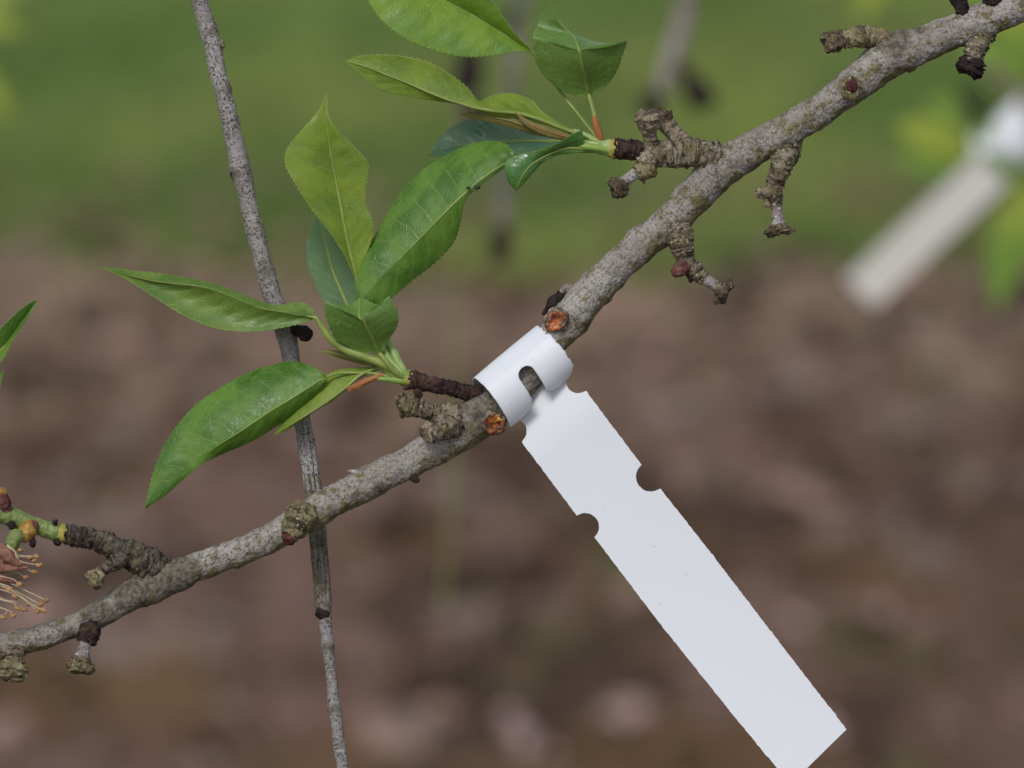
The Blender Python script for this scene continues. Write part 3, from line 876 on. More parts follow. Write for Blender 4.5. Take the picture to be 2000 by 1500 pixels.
t2 = empty('plant_tag', at(1990, 250, DB), 'out of focus white plastic tag on the blurred branch at the right', 'plant tag')
strip_mesh('strip', [(0, 1908, 301), (440, 1643, 550)], [(0, 1968, 358), (440, 1703, 605)], (), t2, lambda t: 110 - t * 0.58, np.linspace(0, 430, 90), DB, 0, 3, face='plastic_warm')
def roll(name, c, axis, R, half, a0, a1, parent, dist, squash=1.0):
    ax = np.array(axis, float); ax /= np.linalg.norm(ax)
    u = np.cross(ax, [0, 0, 1.0]); u /= np.linalg.norm(u)
    k = np.cross(u, ax)
    an = np.linspace(a0, a1, 60)
    V = []
    for rr in (R, R - 2):
        for a in an:
            for h in (-half, half):
                V.append(np.array(c) + ax * h + (u * math.cos(a) + k * math.sin(a) * squash) * rr)
    n = len(an)
    F = grid_faces(n, 2) + [q[::-1] for q in grid_faces(n, 2, off=2 * n)]
    for i in range(n - 1):
        for e in (0, 1):
            F.append([2 * i + e, 2 * i + 2 + e, 2 * n + 2 * i + 2 + e, 2 * n + 2 * i + e])
    return mesh(name, world(V, dist), F, M['plastic'], parent, smooth=False)
roll('loop', (1984, 266, 0), (0.70, -0.55, 0.42), 54, 66, math.radians(-100), math.radians(255), t2, DB)

# ================================================================== the twig that hangs behind the branch
tw = empty('hanging_twig', world([[385, -10, -70]])[0], 'thin pale grey twig dotted black, hanging straight down behind the branch', 'twig')
ZT = -75
def twig_groove(l, ang, R):
    # lengthwise furrows in the older, swollen piece
    k = np.clip((l - 1490) / 60, 0, 1) * np.clip((1835 - l) / 30, 0, 1)
    a = ang[None, :] + np.pi / 2
    g = 0
    for c, wd, dep in ((2.6, 0.16, 6.5), (3.35, 0.14, 7.0), (4.0, 0.13, 4.5), (1.9, 0.14, 4.0)):
        wob = c + 0.12 * np.sin(l / 38 + c * 5)[:, None]
        g = g - dep * np.exp(-((a - wob) / wd) ** 2)
    return k[:, None] * g
TWP = [(190, -660, ZT, 17.1), (290, -330, ZT, 17.1), (386, -10, ZT, 16.6), (410, 70, ZT, 16.6), (428, 150, ZT, 16.1), (449, 235, ZT, 17.1), (468, 320, ZT, 19.0), (482, 385, ZT, 17.6), (503, 470, ZT, 17.1), (527, 560, ZT, 18.1), (549, 620, ZT, 18.1), (562, 665, ZT, 17.6), (576, 745, ZT, 16.1), (591, 825, ZT, 16.6), (602, 890, ZT, 17.1), (611, 960, ZT, 16.6)]
TWP2 = [(606, 925, ZT, 16.5), (612, 965, ZT, 17.5), (621, 1050, ZT, 17.5), (628, 1130, ZT, 17), (631, 1180, ZT, 16.5), (632, 1196, ZT, 15)]
def groove1(l, ang, R):
    k = np.clip((l - 1510) / 50, 0, 1)
    a = ang[None, :] + np.pi / 2
    g = 0
    for c, wd, dep in ((2.6, 0.16, 6.0), (3.35, 0.15, 7.5), (4.05, 0.13, 4.5)):
        wob = c + 0.12 * np.sin(l / 38 + c * 5)[:, None]
        g = g - dep * np.exp(-((a - wob) / wd) ** 2)
    return k[:, None] * g
def groove2(l, ang, R):
    a = ang[None, :] + np.pi / 2
    g = 0
    for c, wd, dep in ((2.5, 0.15, 5.5), (3.15, 0.13, 7.0), (3.7, 0.10, 4.0), (4.2, 0.12, 4.0)):
        wob = c + 0.10 * np.sin(l / 30 + c * 5)[:, None]
        g = g - dep * np.exp(-((a - wob) / wd) ** 2)
    return np.clip((255 - l) / 25, 0, 1)[:, None] * g
tube_obj('stem', TWP, M['twig_bark'], tw, step=3, nang=44, rough=0.09, rscale=26, fine=0.8, seed=21, groove=groove1,
         swell=((434, 90, ZT + 8, 5, 9), (456, 338, ZT + 10, 6, 12), (440, 175, ZT, 4, 14), (560, 640, ZT, 4, 20), (498, 455, ZT, 4, 13), (412, 60, ZT + 5, 4, 12), (520, 530, ZT + 5, 3, 14)))
tube_obj('stem', TWP2, M['twig_old'], tw, step=2.5, nang=44, rough=0.06, rscale=22, fine=0.7, seed=22, groove=groove2)
tube_obj('stem', [(629, 1170, ZT, 12), (634, 1196, ZT, 12.5), (638, 1240, ZT, 12), (646, 1310, ZT, 11.5), (655, 1390, ZT, 11.5), (664, 1460, ZT, 12), (672, 1530, ZT, 11), (690, 1750, ZT, 11), (700, 1900, ZT, 8)],
         M['twig_bark'], tw, step=3, nang=36, rough=0.10, rscale=20, fine=0.8, seed=23, swell=((641, 1262, ZT + 6, 4, 9), (652, 1385, ZT + 4, 4, 10)))
tube_obj('bud', [(566, 640, ZT + 8, 10), (583, 646, ZT + 14, 12), (595, 651, ZT + 18, 16), (606, 655, ZT + 20, 12)], M['dark_bud'], tw, step=2, nang=22, rings=0.16, ring_p=8, rough=0.12, fine=0.8, seed=24, round_end=True)
tube_obj('bud', [(428, 78, ZT + 6, 6), (434, 86, ZT + 10, 5), (437, 92, ZT + 12, 3)], M['spur'], tw, step=1.5, nang=12, rough=0.2, seed=25)
tube_obj('bud', [(462, 332, ZT + 8, 7), (455, 338, ZT + 12, 6), (452, 344, ZT + 12, 3)], M['dark_bud'], tw, step=1.5, nang=12, rough=0.2, seed=26, flakes=4)
tube_obj('node_collar', [(620, 1192, ZT + 4, 12), (632, 1198, ZT + 4, 13), (640, 1203, ZT + 2, 9)], M['dark_bud'], tw, step=2, nang=20, rough=0.15, seed=27, flakes=3)
tube_obj('bark_flake', [(618, 925, ZT + 4, 4), (622, 938, ZT + 6, 5), (620, 950, ZT + 6, 3)], M['twig_old'], tw, step=1.5, nang=10, rough=0.2, seed=28)

# ================================================================== the main branch
br = empty('fruit_branch', world([[1000, 780, 0]])[0], 'sharp grey speckled branch with green leaves and stubby spurs, white tag on it', 'branch')
LIMB = [(-620, 1450, -30, 20), (-300, 1335, -10, 22), (-60, 1278, 0, 24), (56, 1251, 0, 24.5), (120, 1231, 0, 23.5), (170, 1212, 0, 23.5), (215, 1188, 0, 25), (255, 1165, 0, 27), (300, 1142, 0, 30), (345, 1124, 0, 30), (395, 1104, 0, 27.5), (450, 1084, 0, 27), (510, 1059, 0, 27.5),
        (560, 1032, 0, 29), (610, 1003, 0, 31), (660, 973, 0, 31), (705, 949, 0, 32.5), (770, 917, 0, 31), (815, 894, 0, 30.5), (865, 866, 0, 33), (915, 832, 2, 38), (968, 790, 2, 41), (1020, 738, 0, 36), (1075, 670, 0, 33), (1112, 625, 0, 35), (1165, 563, 0, 34.5),
        (1235, 494, 0, 33), (1300, 439, 0, 33.5), (1350, 390, 0, 35), (1402, 336, 0, 37), (1470, 290, 0, 33.5), (1535, 255, 0, 33), (1600, 214, 0, 31.5), (1665, 167, 0, 35), (1722, 124, 0, 36), (1775, 98, 0, 34.5),
        (1850, 68, 0, 33.5), (1930, 34, 0, 34), (2005, 2, 0, 36), (2250, -110, -20, 42), (2600, -300, -60, 50)]
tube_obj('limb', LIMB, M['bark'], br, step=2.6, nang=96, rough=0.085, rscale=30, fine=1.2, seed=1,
         swell=((1738, 86, 16, 13, 26), (1770, 84, 14, 5, 20), (1660, 168, 34, 6, 20), (1380, 300, 15, 7, 24), (1325, 452, 25, 6, 22), (585, 1000, 30, 7, 22), (690, 925, 12, 5, 9), (812, 935, 12, 6, 9), (965, 830, 30, 6, 16), (1085, 628, 28, 6, 16),
                (1537, 292, 12, 6, 20), (890, 818, 15, 9, 34), (940, 800, 20, 2, 40), (285, 1112, 12, 8, 42), (255, 1155, 15, 1, 42), (195, 1205, 10, 1, 34), (345, 1120, 10, 1, 40), (140, 1240, 0, 0.5, 26), (1910, 62, 10, 6, 22), (170, 1236, 12, 5, 14), (1200, 592, 5, 5, 12), (470, 1112, 5, 4, 10), (1010, 700, 0, 4, 16), (1255, 452, 5, 4, 14), (1470, 320, 20, 4, 12), (1590, 240, 5, 5, 14), (740, 950, 20, 4, 14), (420, 1060, 10, 4, 12), (1800, 66, 10, 4, 14), (1140, 630, 15, 4, 12)))

SEED = [200]
def spur(body, neck=None, cap=None, bm='spur', nm='spur_neck', cm='spur_cap', rings=0.20, ring_p=9.0, flakes=26, fs=5.0, label=None, rag=5.0, rough=0.10, cap_flakes=22, extra=()):
    SEED[0] += 7
    sd_ = SEED[0]
    o = tube_obj('spur', body, M[bm], br, step=1.6, nang=40, rings=rings, ring_p=ring_p, rough=rough * 1.5, rscale=11, fine=1.7, seed=sd_, flakes=int(flakes * 1.8), flake_size=fs * 1.25)
    if label: o['label'] = label
    if neck is not None:
        tube_obj('neck', neck, M[nm], o, step=1.6, nang=30, rings=0.04, ring_p=7, rough=0.08, rscale=10, fine=0.5, seed=sd_ + 1)
    if cap is not None:
        tube_obj('cap', cap, M[cm], o, step=1.3, nang=40, rings=0.2, ring_p=6, rough=0.24, rscale=8, fine=1.8, seed=sd_ + 2, flakes=cap_flakes, end_rag=rag, flake_size=fs)
    for (kind, p, m, kw) in extra:
        tube_obj(kind, p, M[m], o, seed=sd_ + 3, **{**dict(step=1.4, nang=34, rough=0.15, rscale=9, fine=1.3), **kw})
    return o

# upper leaf cluster's spur
spur([(1424, 322, -12, 22), (1402, 312, -2, 30), (1384, 305, 8, 30), (1360, 300, 18, 27), (1335, 301, 20, 27), (1310, 301, 20, 26), (1288, 303, 20, 24), (1266, 309, 20, 21), (1250, 318, 18, 18)], flakes=60, rings=0.16, ring_p=11, fs=6.5,
     label='thick knobbly spur bearing the upper leaf cluster',
     extra=(('arm', [(1340, 285, 2, 19), (1322, 266, -2, 17.5), (1308, 250, -6, 17), (1294, 236, -8, 15), (1286, 222, -8, 15)], 'spur_cap_pale', dict(rings=0.10, ring_p=9, flakes=10, end_rag=4)),
            ('arm', [(1276, 300, 20, 18), (1272, 282, 26, 15), (1270, 266, 30, 13.5), (1268, 252, 34, 14)], 'spur', dict(rings=0.10, ring_p=5)),
            ('cap', [(1271, 262, 32, 12), (1268, 250, 36, 19), (1266, 236, 40, 24), (1264, 226, 42, 23), (1264, 216, 42, 15)], 'spur_cap_pale', dict(rings=0.14, ring_p=6, flakes=64, flake_size=6.5, end_rag=5, rough=0.2)),
            ('cap', [(1292, 240, -6, 14), (1296, 228, -8, 17), (1299, 216, -8, 14)], 'spur_cap', dict(flakes=24, flake_size=6, end_rag=5)),
            ('arm', [(1272, 322, 16, 22), (1256, 332, 20, 21), (1243, 340, 22, 15)], 'spur_mossy', dict(rings=0.15, ring_p=8, flakes=22, flake_size=7)),
            ('neck', [(1247, 336, 22, 11), (1233, 345, 24, 10.5), (1222, 352, 26, 10.5), (1214, 358, 28, 12)], 'spur_neck', {}),
            ('cap', [(1220, 354, 26, 11), (1213, 361, 28, 19), (1204, 368, 30, 22), (1195, 372, 32, 17)], 'spur_cap', dict(rings=0.2, ring_p=5, flakes=20, end_rag=4, rough=0.2)),
            ('wart', [(1366, 318, 34, 4), (1373, 311, 38, 8), (1379, 306, 38, 5)], 'spur_cap_pale', {}),
            ('thorn', [(1253, 338, 16, 7), (1256, 350, 18, 5), (1258, 360, 18, 2)], 'spur_cap', {})))
# spur pointing down with the red bud
spur([(1300, 424, -6, 22), (1314, 440, 8, 26), (1325, 454, 18, 25), (1331, 474, 24, 24), (1335, 496, 26, 20), (1342, 514, 26, 17), (1357, 528, 26, 16), (1370, 541, 25, 14), (1378, 548, 24, 12)],
     [(1370, 541, 25, 11), (1384, 549, 25, 11), (1396, 557, 25, 10.5), (1406, 563, 25, 12)],
     [(1400, 559, 25, 11), (1408, 564, 25, 19), (1416, 569, 25, 24), (1424, 573, 26, 18)], cm='spur_cap', flakes=34, ring_p=7, rings=0.17,
     label='ringed spur hanging down with a red bud and a crooked tip',
     extra=(('bud', [(1340, 516, 34, 12), (1331, 524, 40, 16), (1322, 530, 42, 14), (1314, 533, 42, 8)], 'red_bud', dict(rings=0.10, ring_p=9, round_end=True)),
            ('thorn', [(1346, 536, 28, 6), (1349, 546, 28, 5), (1348, 552, 28, 3)], 'dark_bud', {}),
            ('cap_lobe', [(1408, 574, 30, 7), (1402, 586, 32, 8), (1394, 592, 32, 4)], 'spur_cap', dict(flakes=6)),
            ('wart', [(1364, 524, 40, 3), (1366, 518, 44, 4), (1368, 514, 44, 2)], 'spur_neck', {})))
# slender spur hanging down
spur([(1548, 270, -8, 20), (1541, 290, 4, 24), (1532, 308, 14, 24), (1525, 328, 18, 21), (1516, 352, 20, 18.5), (1512, 372, 20, 17), (1515, 390, 20, 14), (1518, 402, 20, 12)],
     [(1516, 396, 20, 11.5), (1518, 412, 20, 11), (1519, 426, 20, 11.5), (1520, 440, 20, 16)],
     [(1520, 436, 20, 13), (1521, 445, 20, 22), (1522, 453, 20, 27), (1523, 461, 20, 20)], flakes=26, ring_p=8.5, rings=0.20, cap_flakes=16,
     label='slender ringed spur hanging straight down with a flat dry cap',
     extra=(('stub', [(1508, 374, 26, 11), (1496, 376, 30, 12), (1486, 378, 32, 13), (1480, 382, 32, 9)], 'spur', dict(flakes=14, end_rag=4, flake_size=6)),
            ('wart', [(1502, 396, 28, 4), (1497, 401, 30, 7), (1494, 404, 30, 4)], 'spur_cap_pale', {})))
# spur at the upper right, pointing left
spur([(1786, 132, -16, 14), (1762, 112, -8, 18), (1742, 94, 0, 21), (1722, 80, 6, 22.5), (1702, 73, 12, 22), (1684, 72, 18, 21), (1664, 74, 30, 18), (1645, 77, 30, 16)], None,
     [(1652, 76, 30, 15), (1638, 78, 30, 18), (1624, 82, 30, 22), (1612, 87, 30, 19)], bm='spur_mossy', flakes=34, ring_p=14, fs=6, rag=8, cap_flakes=34,
     label='crusty spur pointing left at the upper right end')
# dark ragged spur under the upper right end
spur([(1926, 46, -8, 20), (1919, 64, 2, 25), (1913, 78, 12, 23), (1906, 94, 18, 21), (1902, 112, 18, 18), (1899, 122, 18, 17)], None,
     [(1901, 112, 18, 18), (1897, 126, 18, 26), (1893, 138, 18, 27), (1890, 147, 18, 18)], cm='dark_bud', flakes=40, ring_p=7, rings=0.24, rag=7, cap_flakes=46, fs=6,
     label='dark ragged spur hanging below the upper right end')
spur([(1884, 30, 8, 15), (1878, 14, 10, 14), (1874, 2, 10, 15), (1870, -8, 10, 17)], bm='dark_bud', flakes=14, label='short dark stub on top of the branch, at the upper picture edge')
spur([(1950, 14, 6, 22), (1942, -4, 10, 24), (1936, -22, 10, 18)], bm='dark_bud', flakes=18, label='dark crumbling stub at the upper right picture edge')
# bud scar on the front of the limb
spur([(1664, 172, 18, 26), (1662, 172, 30, 25), (1660, 172, 38, 21), (1660, 172, 42, 15)], bm='spur_mossy', rings=0.08, flakes=10, label='mossy bud scar with a reddish centre on the branch',
     extra=(('bud', [(1664, 167, 36, 13), (1664, 166, 43, 12), (1664, 165, 47, 6)], 'red_bud', dict(round_end=True)),))
# knob with a purple end, lower left
spur([(592, 1000, 18, 28), (586, 1012, 32, 30), (578, 1028, 44, 27), (570, 1042, 52, 21), (564, 1050, 56, 17)], bm='spur_mossy', rings=0.16, ring_p=8, flakes=40, label='mossy knob on the branch with a purple brown bud',
     extra=(('bud', [(568, 1046, 54, 14), (562, 1054, 59, 13), (559, 1058, 62, 8)], 'red_bud', dict(flakes=5)),))
# two blunt stubs beside the tag
spur([(925, 822, -4, 20), (902, 814, 12, 24), (880, 810, 22, 23), (858, 808, 28, 18), (838, 803, 30, 17), (815, 796, 32, 17), (800, 794, 34, 19)], None,
     [(812, 796, 33, 17), (798, 794, 34, 22), (786, 793, 35, 24), (777, 795, 36, 21)], bm='spur', cm='spur_mossy', flakes=20, rag=2, ring_p=12, cap_flakes=6, label='blunt cut stub left of the tag, pointing left',
     extra=(('neck', [(842, 803, 32, 17), (826, 799, 34, 17), (812, 796, 35, 17.5)], 'spur', {}),))
spur([(900, 822, 8, 22), (886, 828, 28, 24), (876, 832, 40, 24), (864, 838, 50, 22), (852, 842, 58, 20), (842, 845, 64, 19)], None,
     [(848, 843, 60, 17), (840, 845, 66, 20), (833, 847, 70, 20), (830, 848, 72, 15)], bm='spur', cm='spur_cap_pale', rings=0.2, ring_p=11, flakes=18, rag=1.5, cap_flakes=6, label='round ended stub left of the tag, pointing at the viewer')
# below and at the left end
spur([(178, 1208, -2, 18), (174, 1230, 14, 22), (171, 1244, 20, 21.5), (167, 1256, 22, 18)], [(167, 1252, 22, 13), (163, 1268, 22, 13), (160, 1284, 22, 16), (159, 1292, 22, 18)],
     [(160, 1286, 22, 17), (158, 1298, 24, 25), (156, 1308, 26, 26), (155, 1315, 27, 20)], bm='spur_dark', nm='spur_neck', cm='spur_mossy', rings=0.12, ring_p=11, flakes=6, rag=2, cap_flakes=8, label='stub under the left end with a pale neck and a wide cap')
spur([(30, 1266, 10, 21), (28, 1282, 16, 18), (27, 1290, 18, 17)], None, [(28, 1288, 18, 16), (27, 1300, 22, 25), (26, 1313, 24, 28), (25, 1325, 24, 23), (24, 1332, 24, 12)], bm='spur', cm='spur_mossy', flakes=8, rag=2, cap_flakes=4, label='round green knob under the left end')

# flakes and thorns of the bark itself
tube_obj('thorn', [(806, 930, 12, 9), (813, 937, 16, 7), (819, 938, 18, 3)], M['dark_bud'], br, step=1.2, nang=14, rough=0.12, seed=61)
tube_obj('thorn', [(697, 925, 14, 7), (688, 921, 16, 5), (679, 921, 16, 2)], M['spur_neck'], br, step=1.2, nang=12, rough=0.12, seed=62)
tube_obj('bark_flake', [(1150, 556, -30, 8), (1118, 568, -34, 12), (1098, 580, -36, 13), (1080, 592, -36, 12), (1068, 604, -36, 5), (1060, 616, -36, 2)], M['dark_bud'], br, step=1.5, nang=20, rough=0.25, fine=1.5, seed=63, flakes=14)
tube_obj('bark_flake', [(1128, 562, -28, 8), (1108, 566, -30, 10), (1096, 572, -32, 6)], M['spur_neck'], br, step=1.5, nang=16, rough=0.25, seed=64)
# raw orange scars
def scar(cx, cy, z, r, seed, nrm):
    o = tube_obj('cut_scar', [(cx - nrm[0] * 18, cy - nrm[1] * 18, z - 18 * nrm[2], r * 1.16), (cx - nrm[0] * 6, cy - nrm[1] * 6, z - 6 * nrm[2], r * 1.16), (cx, cy, z, r * 1.06), (cx + nrm[0], cy + nrm[1], z + nrm[2], r * 0.99)], M['spur'], br, step=1.2, nang=44, rough=0.22, rscale=12, fine=1.6, seed=seed, flakes=8, flake_size=4)
    tube_obj('raw_wood', [(cx - nrm[0] * 6, cy - nrm[1] * 6, z - 6, r * 0.8), (cx + nrm[0] * 1.0, cy + nrm[1] * 1.0, z + 1.5, r * 0.96), (cx + nrm[0] * 2.2, cy + nrm[1] * 2.2, z + 3, r * 0.92)], M['scar'], o, step=1.0, nang=48, rough=0.26, rscale=11, fine=1.6, seed=seed + 1)
scar(1086, 627, 42, 21, 71, (-0.25, 0.05, 0.97))
scar(966, 829, 53, 20, 73, (0.1, 0.3, 0.95))

# ------------------------------------------------------------------ dark shoots and green collars that carry the leaves
spur([(965, 790, 4, 22), (938, 774, 14, 18), (905, 765, 16, 16), (875, 757, 16, 15), (845, 751, 16, 15.5), (822, 747, 16, 16.5), (805, 743, 16, 18), (796, 741, 16, 16)], bm='spur_dark', rings=0.10, ring_p=10, flakes=46, fs=5.5, label='dark purple shoot carrying the lower leaf cluster',
     extra=(('thorn', [(815, 756, 18, 9), (817, 770, 20, 8), (818, 782, 20, 3)], 'spur_dark', {}), ('thorn', [(800, 750, 20, 8), (793, 757, 22, 5), (788, 760, 22, 3)], 'spur_dark', {}), ('thorn', [(808, 734, 20, 8), (812, 727, 22, 5), (814, 724, 22, 3)], 'spur_dark', {}),
            ('collar', [(806, 742, 16, 17), (798, 740, 16, 17), (790, 738, 16, 16)], 'stem_yellow', {}), ('green_shoot', [(800, 741, 16, 16), (786, 736, 16, 16.5), (772, 730, 16, 14), (758, 722, 16, 10), (746, 714, 14, 6)], 'stem_green', dict(rough=0.06))))
spur([(1262, 300, 16, 18), (1245, 294, 18, 19), (1228, 292, 18, 19.5), (1210, 291, 18, 19.5), (1199, 290, 18, 19)], bm='spur_dark', rings=0.14, ring_p=12, flakes=22, fs=5.5, label='dark purple shoot carrying the upper leaf cluster',
     extra=(('collar', [(1206, 290, 18, 18), (1198, 290, 18, 17.5), (1190, 289, 18, 16.5)], 'stem_yellow', {}), ('green_shoot', [(1200, 290, 18, 16.5), (1184, 288, 18, 16), (1165, 285, 18, 14), (1145, 283, 16, 11), (1125, 280, 14, 7)], 'petiole_pale', dict(rough=0.06))))
# left flowering shoot
spur([(340, 1122, -12, 22), (312, 1112, -2, 30), (284, 1098, 10, 31), (258, 1085, 18, 28), (236, 1077, 18, 24), (215, 1066, 18, 22), (192, 1055, 18, 20), (165, 1049, 18, 20), (142, 1046, 18, 20), (126, 1044, 18, 19)], bm='spur_brown', rings=0.13, ring_p=10, flakes=60, fs=5, rough=0.14, label='bumpy dark shoot at the left end carrying the flower',
     extra=(('arm', [(242, 1088, 28, 18), (228, 1096, 32, 17), (212, 1106, 34, 13), (200, 1116, 36, 12), (192, 1124, 36, 14)], 'spur_brown', {}),
            ('cap', [(200, 1117, 36, 13), (190, 1127, 36, 18), (182, 1136, 36, 20), (176, 1142, 36, 14)], 'spur_mossy', dict(rings=0.12, ring_p=5, flakes=10, end_rag=2)),
            ('green_stem', [(130, 1045, 18, 17), (118, 1042, 18, 17), (90, 1034, 18, 16.5), (55, 1022, 18, 17), (20, 1008, 18, 19), (-20, 994, 18, 22), (-90, 985, 10, 24)], 'stem_dull', dict(rough=0.05, nang=36)),
            ('collar', [(128, 1045, 18, 17), (122, 1043, 18, 19.5), (114, 1041, 18, 18)], 'stem_yellow', {}),
            ('scale', [(108, 1054, 34, 6), (112, 1060, 34, 7), (118, 1062, 32, 4)], 'dark_bud', {}), ('scale', [(106, 1024, 30, 5), (109, 1019, 32, 6), (112, 1020, 32, 3)], 'dark_bud', {}),
            ('node', [(62, 1026, 28, 14), (54, 1036, 36, 19), (46, 1046, 40, 17), (40, 1052, 42, 12)], 'node_ochre', dict(rings=0.1, ring_p=6)),
            ('scale', [(66, 1020, 34, 7), (68, 1028, 40, 7), (66, 1038, 42, 4)], 'red_bud', {}), ('scale', [(62, 1052, 40, 6), (64, 1062, 42, 7), (60, 1068, 42, 4)], 'dark_bud', {}), ('scale', [(20, 1022, 40, 8), (26, 1028, 44, 8), (30, 1030, 44, 5)], 'dark_bud', {}),
            ('green_bud', [(44, 1046, 44, 13), (32, 1048, 48, 15), (24, 1062, 50, 14), (18, 1078, 50, 10)], 'stem_dull', dict(round_end=True)),
            ('node', [(12, 998, 30, 10), (8, 984, 34, 14), (4, 974, 34, 14), (0, 962, 34, 12)], 'red_bud', {}), ('bud', [(2, 966, 36, 9), (4, 960, 38, 11), (4, 953, 38, 6)], 'node_ochre', dict(round_end=True))))
fl = tube_obj('spent_flower', [(22, 1072, 46, 8), (10, 1086, 44, 18), (-14, 1106, 40, 24), (-50, 1128, 38, 28), (-90, 1140, 36, 20)], M['calyx'], br, step=2, nang=44, rough=0.30, rings=0.16, ring_p=18, fine=1.8, seed=81, flakes=40, flake_size=9)
fl['label'] = 'withered flower with tan stamens at the left picture edge'
for i, (x, y, pale, bend, z0) in enumerate([(72, 1087, 0, -6, 60), (58, 1089, 0, -4, 40), (76, 1103, 0, -8, 62), (68, 1118, 0, -10, 54), (38, 1140, 0, -6, 66), (92, 1172, 1, -4, 58), (86, 1192, 1, -8, 66), (74, 1194, 1, -10, 48), (26, 1201, 0, 14, 58), (48, 1192, 0, 6, 50), (6, 1205, 0, 4, 70), (66, 1095, 0, -3, 34), (30, 1165, 0, 3, 72), (50, 1128, 1, -5, 44), (18, 1150, 1, 5, 60), (56, 1180, 0, -7, 40), (40, 1074, 1, -4, 50), (80, 1180, 1, -2, 42), (34, 1188, 1, 8, 64)]):
    sx, sy = -30 + 3 * (i % 4), 1112 + (y - 1140) * 0.35
    mx, my = (sx + x) / 2, (sy + y) / 2 + bend
    f = tube_obj('stamen', [(sx, sy, 48, 1.5), (mx - 10, my + 4 * math.sin(i * 2.1), z0, 1.35), (mx + 22, my + (y - my) * 0.5 + 3 * math.sin(i * 3.3), z0 + 3, 1.25), (x - 3, y, z0 + 2, 1.1)], M['filament_pale' if pale else 'filament'], fl, step=2.5, nang=10, rough=0.05, seed=300 + i)
    tube_obj('anther', [(x - 6, y - 2, z0 + 2, 2.2), (x - 2, y + (i % 3) - 1, z0 + 3, 4.6), (x + 2, y + 1 - (i % 2) * 2, z0 + 3, 4.2), (x + 6, y + 2 - (i % 3) * 2, z0 + 2, 2)], M['anther'], f, step=1.2, nang=16, rough=0.3, rscale=5, fine=0.8, seed=330 + i, round_end=True)
for i, p in enumerate([[(14, 1066, 56, 4), (26, 1078, 62, 4.5), (34, 1092, 64, 4), (30, 1098, 64, 2)], [(-10, 1070, 60, 12), (14, 1084, 64, 14), (34, 1100, 62, 8), (48, 1104, 60, 3)], [(-20, 1120, 58, 9), (8, 1130, 60, 8), (28, 1136, 60, 3)], [(-30, 1100, 60, 10), (0, 1108, 64, 10), (30, 1110, 62, 5), (54, 1108, 60, 2)]]):
    tube_obj('sepal', p, M['filament_pale' if i == 0 else 'calyx'], fl, step=2, nang=18, rough=0.2, fine=1.2, seed=360 + i)

# ================================================================== leaves of the branch
UB, DP, UP = 'upper bright', 'upper deep', 'upper'
# --- upper cluster
leaf(S3([  # large bright leaf running out of the picture at the top
    (1036, 97, 4, 1036, 100, 0, 1034, 103, 4),
    (1012, 72, 14, 1004, 80, -2, 1010, 100, 10),
    (985, 36, 22, 965, 54, -6, 965, 108, 16),
    (958, 0, 26, 915, 24, -10, 905, 111, 20),
    (920, -36, 24, 862, -3, -12, 840, 97, 20),
    (865, -62, 20, 806, -28, -12, 782, 71, 18),
    (800, -78, 12, 752, -50, -12, 742, 36, 12),
    (735, -84, 4, 706, -68, -8, 705, -20, 6),
    (668, -88, 0, 666, -86, 0, 665, -82, 0)]),
    UB, 'under', br, [(1192, 288, 14), (1165, 267, 6), (1130, 224, -6), (1096, 181, -20), (1062, 130, -20), (1040, 104, -4)], (2.4, 0.8), seed=1, rib_side=-0.4, bulge=0.06, wave=3)
leaf(S3([  # folded leaf seen from below
    (1144, 189, 6, 1151, 190, 6, 1157, 188, 6),
    (1108, 182, 4, 1147, 170, 20, 1183, 168, 4),
    (1068, 154, 18, 1142, 146, 44, 1202, 142, 16),
    (1045, 118, 36, 1137, 124, 66, 1215, 110, 34),
    (1041, 76, 56, 1132, 101, 80, 1225, 81, 50),
    (1043, 68, 52, 1130, 96, 78, 1218, 81, 46),
    (1046, 58, 34, 1122, 76, 52, 1184, 83, 34),
    (1050, 50, 22, 1110, 62, 36, 1142, 74, 24),
    (1060, 30, 26, 1090, 40, 38, 1106, 48, 28),
    (1076, 4, 44, 1077, 4, 44, 1078, 5, 44)]),
    'under deep', 'upper', br, [(1188, 288, 20), (1173, 268, 24), (1163, 234, 24), (1156, 206, 18)], (3.8, 0.7), seed=2, pucker=0.15, bulge=-0.05, wave=2, rib='petiole', label='short folded leaf seen from below, tip curled back')
tube_obj('stipule', [(1174, 272, 26, 7.5), (1168, 255, 27, 7.5), (1163, 238, 27, 6.5), (1160, 227, 26, 4)], M['stipule'], br, step=2, nang=16, rough=0.08, seed=91)
leaf(S3([  # long leaf twisted near its middle, pale midrib
    (1120, 254, 2, 1120, 259, 0, 1118, 264, 2),
    (1062, 220, -6, 1085, 246, 4, 1086, 252, 4),
    (1040, 197, -18, 1050, 233, 8, 1051, 240, 6),
    (1000, 182, -22, 1010, 222, 12, 1010, 231, 8),
    (962, 186, -14, 970, 218, 16, 966, 226, 10),
    (935, 197, 10, 935, 212, 18, 925, 214, 12),
    (914, 172, 18, 895, 201, 18, 888, 203, 10),
    (880, 146, 20, 855, 187, 16, 842, 196, 4),
    (832, 120, 18, 805, 166, 12, 790, 186, 0),
    (770, 108, 12, 755, 146, 8, 738, 173, -2),
    (710, 108, 4, 710, 129, 4, 706, 148, 0),
    (676, 118, 0, 676, 119, 0, 676, 121, 0)]),
    'under olive', 'upper young', br, [(1192, 287, 22), (1162, 276, 16), (1136, 264, 8), (1122, 259, 2)], (4.6, 1.6), seed=3, bulge=-0.05, wave=2, label='long olive leaf with a twisted waist and a pale midrib')
